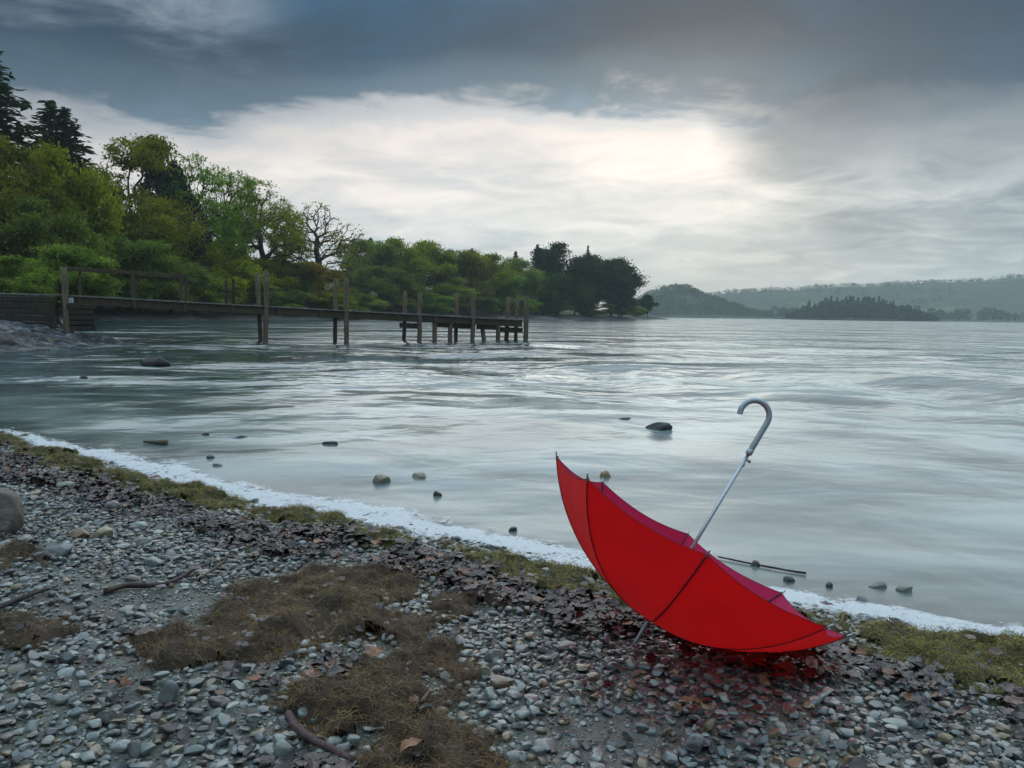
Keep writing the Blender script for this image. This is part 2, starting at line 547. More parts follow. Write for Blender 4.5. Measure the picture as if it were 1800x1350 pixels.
# keep only the part of the sheet that lies over water
keep = (ws[Fw] > -0.9).any(1)
Fw = Fw[keep]
used = np.unique(Fw); remap = np.full(len(wx), -1); remap[used] = np.arange(len(used))
m, t = mat('lake_water')
pos = t.n('ShaderNodeNewGeometry').outputs['Position']
dist = t.vm('LENGTH', pos)
mp = t.n('ShaderNodeMapping', {0: pos, 3: (0.85, 1.0, 1.0), 2: (0, 0, 0.15)}).outputs[0]
b1 = t.noise(mp, 1.1, 3, 0.55, 0.3)
b2 = t.noise(t.n('ShaderNodeMapping', {0: pos, 3: (0.42, 1.0, 1.0), 2: (0, 0, -0.25)}).outputs[0], 3.4, 3, 0.55, 0.2)
b3 = t.noise(mp, 0.22, 3, 0.5, 0.2)
calm = t.m('MULTIPLY', t.sstep(dist, 3.5, 22.0), t.ramp(t.noise(pos, 0.10, 3, 0.5, 0.5), [(0.35, (0.45,) * 3), (0.65, (1.25,) * 3)]))
h = t.m('ADD', t.m('MULTIPLY', b1, 0.15), t.m('MULTIPLY', b2, 0.016))
h = t.m('ADD', h, t.m('MULTIPLY', b3, 1.0))
b4 = t.noise(t.n('ShaderNodeMapping', {0: pos, 3: (0.6, 1.0, 1.0)}).outputs[0], 0.045, 3, 0.6, 0.4)
h = t.m('ADD', h, t.m('MULTIPLY', b4, 3.6))
nrm = t.bump(h, t.m('ADD', 0.16, t.m('MULTIPLY', calm, 0.84)), 1.0)
dep = t.n('ShaderNodeAttribute', attribute_name='depth').outputs['Fac']
silt = t.noise(t.n('ShaderNodeMapping', {0: pos, 3: (0.5, 1.0, 1.0)}).outputs[0], 0.75, 4, 0.6, 0.9)
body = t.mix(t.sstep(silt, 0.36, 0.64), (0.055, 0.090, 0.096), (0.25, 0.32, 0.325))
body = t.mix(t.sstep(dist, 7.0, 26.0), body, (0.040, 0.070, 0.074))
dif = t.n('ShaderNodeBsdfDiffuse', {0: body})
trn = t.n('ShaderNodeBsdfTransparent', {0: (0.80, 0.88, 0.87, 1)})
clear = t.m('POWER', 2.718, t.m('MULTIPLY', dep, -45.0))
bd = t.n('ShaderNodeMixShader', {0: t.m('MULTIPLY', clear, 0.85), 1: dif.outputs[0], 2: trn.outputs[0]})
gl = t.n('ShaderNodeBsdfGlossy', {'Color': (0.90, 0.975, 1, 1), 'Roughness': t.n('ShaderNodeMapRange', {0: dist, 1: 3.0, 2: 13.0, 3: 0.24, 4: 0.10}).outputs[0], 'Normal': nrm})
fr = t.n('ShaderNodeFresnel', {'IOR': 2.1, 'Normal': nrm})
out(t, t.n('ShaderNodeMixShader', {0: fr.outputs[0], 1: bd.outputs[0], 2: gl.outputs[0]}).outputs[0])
depth = np.clip(-zb(wpts[used]), 0, 3)
lake = obj('lake', mesh_np('lake', np.stack([wx, wy, wz], 1)[used], remap[Fw], [m], True, {'depth': ('FLOAT', depth)}),
           kind='structure', label='grey lake water smoothed by wind with bright sky reflections')

# ------------------------------------------------------------------ wooded bank beyond the jetty
BANK = np.array([(-60, 22), (-30, 25.0), (-19.5, 27.5), (-19, 33), (-23, 40), (-29.5, 52), (-35, 64), (-38.3, 71), (-33.6, 78), (-30.4, 94), (-24.5, 110), (-22, 122),
                 (-20, 145), (-8, 166), (6, 180), (28, 226), (44, 262), (56, 283), (50, 292), (20, 300), (-60, 340), (-200, 340), (-200, 22)], float)
def bank_z(P):
    P = np.atleast_2d(P)
    d = sdf(P[:, :2], BANK)
    x, y = P[:, 0], P[:, 1]
    hi = 9.0 * sm(d, 4, 60) * sm(-x, -10, 60) + 3.0 * sm(d, 2, 30)
    z = np.where(d > 0, 0.12 + 0.22 * np.minimum(d, 3) + hi, np.maximum(d * 0.4, -2.4))
    return z + (fbm(x * 0.35, y * 0.35, 3, 77) - 0.5) * 0.5 * sm(d, -0.2, 3)
bx = np.arange(-200, 66, 1.6); by = np.arange(18, 346, 1.6)
BX, BY = np.meshgrid(bx, by); bp = np.stack([BX.ravel(), BY.ravel()], 1)
ii = (np.arange(len(by) - 1)[:, None] * len(bx) + np.arange(len(bx) - 1)[None]).ravel()
Fb = np.stack([ii, ii + 1, ii + len(bx) + 1, ii + len(bx)], 1)
bzv = bank_z(bp)
Fb = Fb[(bzv[Fb] > -2.2).any(1)]
m, t = mat('bank_soil')
pos = t.n('ShaderNodeNewGeometry').outputs['Position']
pz = t.n('ShaderNodeSeparateXYZ', {0: pos}).outputs[2]
n1 = t.noise(pos, 1.3, 5, 0.65); n2 = t.noise(pos, 0.25, 3, 0.5)
stone = t.ramp(n1, [(0.3, (0.03, 0.033, 0.036)), (0.6, (0.12, 0.125, 0.12)), (0.75, (0.2, 0.2, 0.19))])
grass = t.mix(t.sstep(n1, 0.35, 0.65), (0.018, 0.026, 0.008), (0.05, 0.07, 0.018))
c = t.mix(t.sstep(t.m('ADD', pz, t.m('MULTIPLY', n1, 0.5)), 0.65, 1.1), stone, grass)
out(t, principled(t, c, 0.85, t.bump(n1, 0.8, 0.15)))
usedb = np.unique(Fb); rm = np.full(len(bp), -1); rm[usedb] = np.arange(len(usedb))
obj('bank', mesh_np('bank', np.column_stack([bp, bzv])[usedb], rm[Fb], [m], True), kind='structure', label='low stony wooded bank along the far side of the bay')

# ------------------------------------------------------------------ far shore: hills, fields, woods
def icosphere(sub):
    p = (1 + 5 ** 0.5) / 2
    V = [(-1, p, 0), (1, p, 0), (-1, -p, 0), (1, -p, 0), (0, -1, p), (0, 1, p), (0, -1, -p), (0, 1, -p), (p, 0, -1), (p, 0, 1), (-p, 0, -1), (-p, 0, 1)]
    F = [(0, 11, 5), (0, 5, 1), (0, 1, 7), (0, 7, 10), (0, 10, 11), (1, 5, 9), (5, 11, 4), (11, 10, 2), (10, 7, 6), (7, 1, 8),
         (3, 9, 4), (3, 4, 2), (3, 2, 6), (3, 6, 8), (3, 8, 9), (4, 9, 5), (2, 4, 11), (6, 2, 10), (8, 6, 7), (9, 8, 1)]
    V = [np.array(v, float) / np.linalg.norm(v) for v in V]
    for _ in range(sub):
        c = {}; G = []
        def mp(a, b):
            k = (min(a, b), max(a, b))
            if k not in c:
                q = V[a] + V[b]; c[k] = len(V); V.append(q / np.linalg.norm(q))
            return c[k]
        for a, b, d in F:
            x, y, z = mp(a, b), mp(b, d), mp(d, a)
            G += [(a, x, z), (b, y, x), (d, z, y), (x, y, z)]
        F = G
    return np.array(V), np.array(F)
ICO0, ICO1, ICO2 = icosphere(0), icosphere(1), icosphere(2)

def hill_mat(name, wood, field, fieldscale, thr):
    m, t = mat(name)
    pos = t.n('ShaderNodeNewGeometry').outputs['Position']
    n1 = t.noise(pos, 0.06, 5, 0.65); n2 = t.noise(pos, fieldscale, 2, 0.4, 0.6)
    wc = t.mix(t.sstep(n1, 0.35, 0.65), tuple(x * 0.6 for x in wood), tuple(x * 1.5 for x in wood))
    c = t.mix(t.sstep(n2, thr, thr + 0.03), wc, field)
    out(t, principled(t, c, 0.95, t.bump(n1, 1.0, 6.0)))
    return m

def profile_hill(name, label, prof, Y, back, front, m, rough=3.0, seed=1, nx=160, ny=40):
    """ridge whose skyline is given as (pixel x, pixel y) at distance Y; falls to the shore in front and away behind"""
    pr = np.array([at_depth(x, y, Y) for x, y in prof])
    xs = np.linspace(pr[0, 0], pr[-1, 0], nx)
    hs = np.interp(xs, pr[:, 0], pr[:, 2])
    vs = np.linspace(-1, 1, ny)
    XX, VV = np.meshgrid(xs, vs); HH = np.tile(hs, (ny, 1))
    YY = np.where(VV < 0, Y + VV * front, Y + VV * back)
    sh = np.where(VV < 0, 1 - sm(-VV, 0.0, 1.0) ** 0.8, 1 - 0.8 * sm(VV, 0, 1))
    Z = HH * sh - 1.5 * (VV < -0.97) + (fbm(XX / 40, YY / 40, 4, seed) - 0.5) * rough * sh
    ii = (np.arange(ny - 1)[:, None] * nx + np.arange(nx - 1)[None]).ravel()
    F = np.stack([ii, ii + 1, ii + nx + 1, ii + nx], 1)
    obj(name, mesh_np(name, np.stack([XX.ravel(), YY.ravel(), Z.ravel()], 1), F, [m], True), kind='structure', label=label)
    def surf(x, y):
        v = np.where(y < Y, (y - Y) / front, (y - Y) / back)
        s = np.where(v < 0, 1 - sm(-v, 0, 1) ** 0.8, 1 - 0.8 * sm(v, 0, 1))
        return np.interp(x, pr[:, 0], pr[:, 2]) * s + (fbm(x / 40, y / 40, 4, seed) - 0.5) * rough * s
    return surf

M_hillA = hill_mat('hill_wood', (0.035, 0.055, 0.022), (0.05, 0.075, 0.025), 0.004, 0.72)
M_hillB = hill_mat('hill_fields', (0.035, 0.055, 0.022), (0.085, 0.14, 0.05), 0.0065, 0.62)
surfB = profile_hill('hill_ridge', 'long pale ridge of fields and woods closing the lake',
    [(1000, 548), (1160, 540), (1230, 523), (1290, 514), (1340, 511), (1400, 510), (1470, 505), (1540, 503), (1620, 499), (1700, 495), (1760, 491), (1820, 486), (1950, 478), (2150, 486), (2500, 520)],
    1500, 500, 560, M_hillB, 7, 3, 220, 50)
surfA = profile_hill('hill', 'small rounded wooded hill on the far shore beyond the headland',
    [(1060, 560), (1110, 535), (1140, 518), (1165, 509), (1185, 505.5), (1205, 507), (1230, 517), (1255, 526), (1285, 539), (1330, 556), (1380, 561)],
    1020, 200, 150, M_hillA, 4, 5, 120, 40)
obj('far_shore', mesh_np('far_shore', *(lambda x: (x[0], x[1]))((np.array([(-300, 905, 0.0), (2600, 905, 0.0), (2600, 922, 1.6), (-300, 922, 1.6), (2600, 1500, 3.0), (-300, 1500, 3.0)]),
    np.array([(0, 1, 2, 3), (3, 2, 4, 5)]))), [M_hillB]), kind='structure', label='flat green meadow edge along the far shore')

def blob_wood(name, label, pos, hts, wid, seed, col, conifer=None, cards=90):
    """a far-off wood that reads as one mass: many small crowns of leaf-sized faces"""
    r = np.random.default_rng(seed)
    n = len(pos)
    P = np.repeat(pos, cards, 0); Hh = np.repeat(hts, cards); W = np.repeat(wid, cards)
    con = np.repeat(np.zeros(n, bool) if conifer is None else conifer, cards)
    k = len(P)
    d = r.normal(size=(k, 3)); d /= np.linalg.norm(d, axis=1)[:, None]
    rr = r.uniform(0.55, 1.0, k) ** 0.5
    lob = 0.8 + 0.4 * np.sin(d[:, 0] * 5 + P[:, 0]) * np.sin(d[:, 2] * 4 + P[:, 1])
    C = np.stack([d[:, 0] * W * 0.5 * rr * lob, d[:, 1] * W * 0.5 * rr * lob, Hh * (0.55 + 0.45 * d[:, 2] * rr)], 1)
    hz = r.uniform(0, 1, k) ** 0.8
    a = r.uniform(0, 6.28, k)
    rc = (1 - hz) * W * 0.36 * r.uniform(0.3, 1.0, k) * (0.75 + 0.25 * np.sin(hz * 45 + a * 1.0))
    C2 = np.stack([np.cos(a) * rc, np.sin(a) * rc, Hh * (0.08 + 0.95 * hz)], 1)
    C = np.where(con[:, None], C2, C) + P
    sz = Hh * np.where(con, 0.05, 0.085) * r.uniform(0.6, 1.4, k)
    u = r.normal(size=(k, 3)); u /= np.linalg.norm(u, axis=1)[:, None]
    v = np.cross(u, r.normal(size=(k, 3))); v /= np.linalg.norm(v, axis=1)[:, None]
    V = np.stack([C + u * sz[:, None], C + v * sz[:, None], C - u * sz[:, None], C - v * sz[:, None]], 1).reshape(-1, 3)
    F = np.arange(4 * k).reshape(k, 4)
    o = obj(name, mesh_np(name, V, F, [M_leaf]), kind='stuff', label=label)
    o.color = (*col, 1)
    return o

rg = np.random.default_rng(11)
# crowns along the ridge and over its slopes
n = 1300
x = rg.uniform(250, 1450, n); y = 1500 + rg.uniform(-300, 40, n)
y[:750] = 1500 + rg.uniform(-12, 25, 750)
keepm = fbm(x / 90, y / 90, 2, 8) > np.where(np.arange(n) < 750, 0.22, 0.50)
x, y = x[keepm], y[keepm]
h_ = rg.uniform(4, 9.5, len(x))
blob_wood('ridge_wood', 'hazy tree line and copses along the top of the far ridge', np.stack([x, y, surfB(x, y) - 1], 1), h_, h_ * 1.25, 5, (0.036, 0.066, 0.036), cards=30)
# crowns covering the rounded hill
n = 700
x = rg.uniform(120, 330, n); y = rg.uniform(900, 1040, n)
z = surfA(x, y); k_ = z > 2
h_ = rg.uniform(6, 10, k_.sum())
blob_wood('hill_wood', 'dense wood covering the small rounded hill', np.stack([x[k_], y[k_], z[k_] - 3], 1), h_, h_ * 1.3, 6, (0.04, 0.062, 0.025), cards=46)
# trees along the far shoreline
n = 430
x = np.sort(rg.uniform(120, 1000, n)); y = 925 + rg.uniform(0, 45, n)
h_ = (7 + 9 * fbm(x / 35, x * 0, 3, 4)) * rg.uniform(0.6, 1.25, n)
blob_wood('shore_wood', 'hazy belt of trees along the far shoreline', np.stack([x, y, 0 * x + 1.0], 1), h_, h_ * 1.05, 7, (0.035, 0.055, 0.028), conifer=rg.uniform(0, 1, n) < 0.25, cards=70)
# wooded islet with conifers
ICX0, ICX1 = at_depth(1392, 560, 720)[0], at_depth(1650, 560, 720)[0]
n = 330
x = np.sort(rg.uniform(ICX0, ICX1, n)); uu = (x - ICX0) / (ICX1 - ICX0); y = 720 + rg.uniform(-6, 30, n)
env = sm(uu, 0.0, 0.3) * (1 - sm(uu, 0.62, 1.0))
con = rg.uniform(0, 1, n) < 0.5 * (uu > 0.12) * (uu < 0.8)
h_ = np.where(con, 6 + 12.5 * env, 5 + 10.5 * env) * rg.uniform(0.62, 1.15, n)
obj('islet', mesh_np('islet', np.array([(ICX0 - 14, 716, -1), (ICX0, 718, 1.0), (ICX1, 718, 1.0), (ICX1 + 18, 716, -1), (ICX1 + 18, 760, -1), (ICX1, 756, 1.0), (ICX0, 756, 1.0), (ICX0 - 14, 760, -1)], float),
    np.array([(0, 3, 2, 1), (1, 2, 5, 6), (5, 4, 7, 6), (2, 3, 4, 5), (0, 1, 6, 7)]), [M_hillA]), kind='structure', label='low wooded islet in front of the far shore')
blob_wood('islet_wood', 'dark conifer wood on the low islet below the ridge', np.stack([x, y, 0 * x + 0.6], 1), h_, np.where(con, h_ * 0.62, h_ * 1.0), 8, (0.022, 0.042, 0.026), conifer=con, cards=130)


# ------------------------------------------------------------------ trees
def skeleton_tree(seed, shape='round', n_t=240, trunk=0.28, spread=0.34, low=0.22, cards=34, card=0.013, sig=0.028, rtrunk=0.022, lobes=9, flat=1.0, cen=0.58):
    """unit-height tree: targets fill a lobed crown, limbs join each target to the nearest limb; returns trunk and crown arrays"""
    r = np.random.default_rng(seed)
    # lobes of the crown
    L = []
    for i in range(lobes):
        a = r.uniform(0, 6.28); hh = r.uniform(low + 0.12, 0.86)
        env = math.sqrt(max(0.05, 1 - ((hh - cen) / (0.44 if cen > 0.55 else 0.5)) ** 2))
        q = spread * env * r.uniform(0.35, 0.85)
        L.append((math.cos(a) * q, math.sin(a) * q, hh, r.uniform(0.10, 0.17)))
    L.append((0, 0, 0.88, 0.12)); L.append((0.02, 0, 0.62, 0.2))
    T = []
    while len(T) < n_t:
        l = L[r.integers(len(L))]
        d = r.normal(size=3); d /= np.linalg.norm(d)
        q = l[3] * r.uniform(0.5, 1.0) ** 0.6
        p = np.array(l[:3]) + d * q * np.array([1, 1, 0.75 * flat])
        if low < p[2] < 1.0:
            T.append(p)
    T = np.array(T)
    nodes = [np.array([0, 0, h]) + np.array([r.normal() * 0.012, r.normal() * 0.012, 0]) * (h > 0) for h in np.linspace(0, 0.62, 9)]
    nodes[0] = np.zeros(3)
    par = [-1] + list(range(8))
    order = np.argsort(np.linalg.norm(T - [0, 0, trunk], axis=1))
    leafnodes = []
    plen = [float(abs(q_[2] - trunk)) * 0.5 for q_ in nodes]
    for i in order:
        p = T[i]
        N = np.array(nodes)
        ok = (N[:, 2] >= trunk * 0.8) & (N[:, 2] < p[2] + 0.05)
        dd = np.linalg.norm(N - p, axis=1) + 0.45 * np.array(plen) + np.where(ok, 0, 9)
        j = int(np.argmin(dd))
        m_ = (N[j] + p) / 2 + r.normal(size=3) * np.linalg.norm(N[j] - p) * 0.07
        ln_ = float(np.linalg.norm(N[j] - p)); plen += [plen[j] + ln_ / 2, plen[j] + ln_]
        dd[j] = ln_
        nodes.append(m_); par.append(j); nodes.append(p); par.append(len(nodes) - 2)
        leafnodes.append(len(nodes) - 1)
    N = np.array(nodes); par = np.array(par)
    cnt = np.zeros(len(N))
    for i in leafnodes:
        j = i
        while j >= 0:
            cnt[j] += 1; j = par[j]
    rad = rtrunk * (np.maximum(cnt, 1) / len(leafnodes)) ** 0.48
    rad[0] *= 1.35
    V = []; F = []; o = 0
    for i in range(1, len(N)):
        a, b = N[par[i]], N[i]
        d = b - a; ln = np.linalg.norm(d)
        if ln < 1e-5:
            continue
        d /= ln
        ref = np.array([0, 0, 1.0]) if abs(d[2]) < 0.9 else np.array([1.0, 0, 0])
        u = np.cross(d, ref); u /= np.linalg.norm(u); v = np.cross(d, u)
        s = 7 if par[i] < 9 else 4
        an = np.arange(s) * 6.2832 / s
        ring = np.cos(an)[:, None] * u + np.sin(an)[:, None] * v
        ra = min(rad[par[i]], rad[i] * 1.6)
        V.append(a + ring * ra); V.append(b + ring * rad[i])
        k = np.arange(s); k2 = (k + 1) % s
        F.append(np.stack([k, k2, k2 + s, k + s], 1) + o); o += 2 * s
    trunkVF = (np.concatenate(V), np.concatenate(F))
    # leaves: clumps of small faces round each limb end
    Pn = N[leafnodes]
    dens = r.uniform(0.4, 1.6, len(Pn))
    rep = np.maximum(1, (cards * dens)).astype(int)
    C = np.repeat(Pn, rep, 0)
    k = len(C)
    C = C + r.normal(size=(k, 3)) * sig * np.array([1.25, 1.25, 0.48])
    sz = card * r.uniform(0.6, 1.35, k)
    nrm = r.normal(size=(k, 3)) + np.array([0, 0, 0.9]); nrm /= np.linalg.norm(nrm, axis=1)[:, None]
    u = np.cross(nrm, r.normal(size=(k, 3))); u /= np.linalg.norm(u, axis=1)[:, None]
    v = np.cross(nrm, u)
    s3 = sz[:, None]
    V = np.stack([C + u * s3, C + v * s3 * 0.62, C - u * s3, C - v * s3 * 0.62], 1).reshape(-1, 3)
    return trunkVF, (V, np.arange(4 * k).reshape(k, 4))

def conifer_tree(seed, width=0.2, tiers=34, per=8, low=0.06, card=0.012, droop=0.35, flatcards=16):
    r = np.random.default_rng(seed)
    V = []; F = []; o = 0
    tv, tf = tube([(0, 0, 0), (0.004, 0, 0.35), (0, 0.003, 0.7), (0, 0, 0.995)], [0.017, 0.012, 0.007, 0.001], 7, False)
    V.append(tv); F.append(tf); o += len(tv)
    C = []; D = []
    for i in range(tiers):
        h = low + (0.985 - low) * (i / (tiers - 1)) ** 0.95
        R = width * (1 - (h - low) / (1 - low)) ** 0.8 + 0.006
        for j in range(per):
            a = r.uniform(0, 6.28); L = R * r.uniform(0.55, 1.12); hh = h + r.uniform(-0.01, 0.01)
            d = np.array([math.cos(a), math.sin(a), 0])
            n = 5
            tt = np.linspace(0, 1, n)
            path = np.array([0, 0, hh]) + tt[:, None] * d * L + np.array([0, 0, 1]) * (-droop * L * tt ** 1.2 + 0.25 * L * droop * tt ** 3)[:, None]
            if L > 0.03:
                bv, bf = tube(path, np.linspace(0.0032, 0.0008, n), 3, False)
                V.append(bv); F.append(bf + o); o += len(bv)
            k = max(3, int(flatcards * L / width))
            q = r.uniform(0.12, 1.0, k)
            pp = np.stack([np.interp(q, tt, path[:, c]) for c in range(3)], 1)
            side = np.array([-d[1], d[0], 0]) * r.normal(size=(k, 1)) * 0.16 * L * (1.15 - q[:, None])
            C.append(pp + side + r.normal(size=(k, 3)) * 0.004); D.append(np.tile(d, (k, 1)))
    C = np.concatenate(C); D = np.concatenate(D); k = len(C)
    sz = card * r.uniform(0.6, 1.4, k)[:, None]
    u = D + r.normal(size=(k, 3)) * 0.55 + np.array([0, 0, -0.35]); u /= np.linalg.norm(u, axis=1)[:, None]
    v = np.cross(u, r.normal(size=(k, 3))); v /= np.linalg.norm(v, axis=1)[:, None]
    VV = np.stack([C + u * sz * 1.3, C + v * sz * 0.6, C - u * sz * 1.3, C - v * sz * 0.6], 1).reshape(-1, 3)
    return (np.concatenate(V), np.concatenate(F)), (VV, np.arange(4 * k).reshape(k, 4))

TPL = {}
def template(key, vf, leafmat):
    (tv, tf), (cv, cf) = vf
    TPL[key] = (mesh_np('trunk', tv, tf, [M_bark], True), mesh_np('crown', cv, cf, [leafmat]))
for i in range(4):
    template('broad%d' % i, skeleton_tree(100 + i, n_t=400, spread=0.40, low=0.05, trunk=0.16, cards=72, card=0.009, sig=0.027, lobes=15, cen=0.50), M_leaf)
for i in range(3):
    template('oak%d' % i, skeleton_tree(200 + i, n_t=420, spread=0.36, low=0.30, trunk=0.27, cards=20, card=0.0085, sig=0.020, rtrunk=0.027, lobes=10), M_leaf)
template('bare0', skeleton_tree(230, n_t=560, spread=0.40, low=0.26, trunk=0.24, cards=4, card=0.009, sig=0.018, rtrunk=0.03, lobes=11), M_leaf)
for i in range(3):
    template('pine%d' % i, skeleton_tree(300 + i, n_t=200, spread=0.26, low=0.40, trunk=0.45, cards=70, card=0.012, sig=0.026, lobes=8, flat=0.5), M_needle)
for i in range(2):
    template('dense%d' % i, skeleton_tree(330 + i, n_t=400, spread=0.38, low=0.05, trunk=0.16, cards=66, card=0.0095, sig=0.026, lobes=15, cen=0.50), M_needle)
template('spruce0', conifer_tree(400, 0.21, 54, 11, 0.05, 0.0085, 0.22, 30), M_needle)
template('spruce1', conifer_tree(401, 0.17, 50, 10, 0.08, 0.009, 0.28, 26), M_needle)
for i in range(4):
    template('bush%d' % i, skeleton_tree(500 + i, n_t=260, spread=0.62, low=0.03, trunk=0.06, cards=105, card=0.016, sig=0.052, rtrunk=0.02, lobes=14), M_leaf)

def tree(kind, name, label, cat, px, top, Y, wide, col, group, base=None, lean=0.0):
    """place a tree by the pixel column of its stem, the pixel row of its top and its distance; wide = crown width in pixels"""
    Y = max(Y, float(np.interp(px, [-50, 0, 100, 145, 300, 450, 600, 648, 707, 832, 947, 1073, 1135, 1170], [43, 43, 46, 73, 80, 96, 112, 125, 148, 169, 184, 229, 265, 285])) + (3.0 if cat == 'bush' else 8.0) * min(1, Y / 100))
    x = at_depth(px, 560, Y)[0]
    z0 = float(bank_z([(x, Y)])[0]) if base is None else base
    z0 = max(z0, 0.05) - 0.15
    H = at_depth(px, top, Y)[2] - z0
    tw = TPL[kind][1]
    if 'w' not in tw:
        n = len(tw.vertices); co = np.empty(n * 3, np.float32); tw.vertices.foreach_get('co', co)
        co = co.reshape(-1, 3); tw['w'] = float(np.percentile(np.abs(co[:, :2]), 98) * 2); tw['h'] = float(np.percentile(co[:, 2], 99.7))
    H = H / tw['h']
    e = bpy.data.objects.new(name, None)
    COL.objects.link(e)
    e.location = (x, Y, z0)
    e.rotation_euler = (lean, 0, random.uniform(0, 6.28))
    s = wide / FPX * Y / tw['w'] if wide else H
    e.scale = (s, s, H)
    e['label'] = label; e['category'] = cat; e['group'] = group
    for nm, me in zip(('trunk', 'crown'), TPL[kind]):
        o = obj(nm, me, e)
        o.color = (*col, 1)
    return e

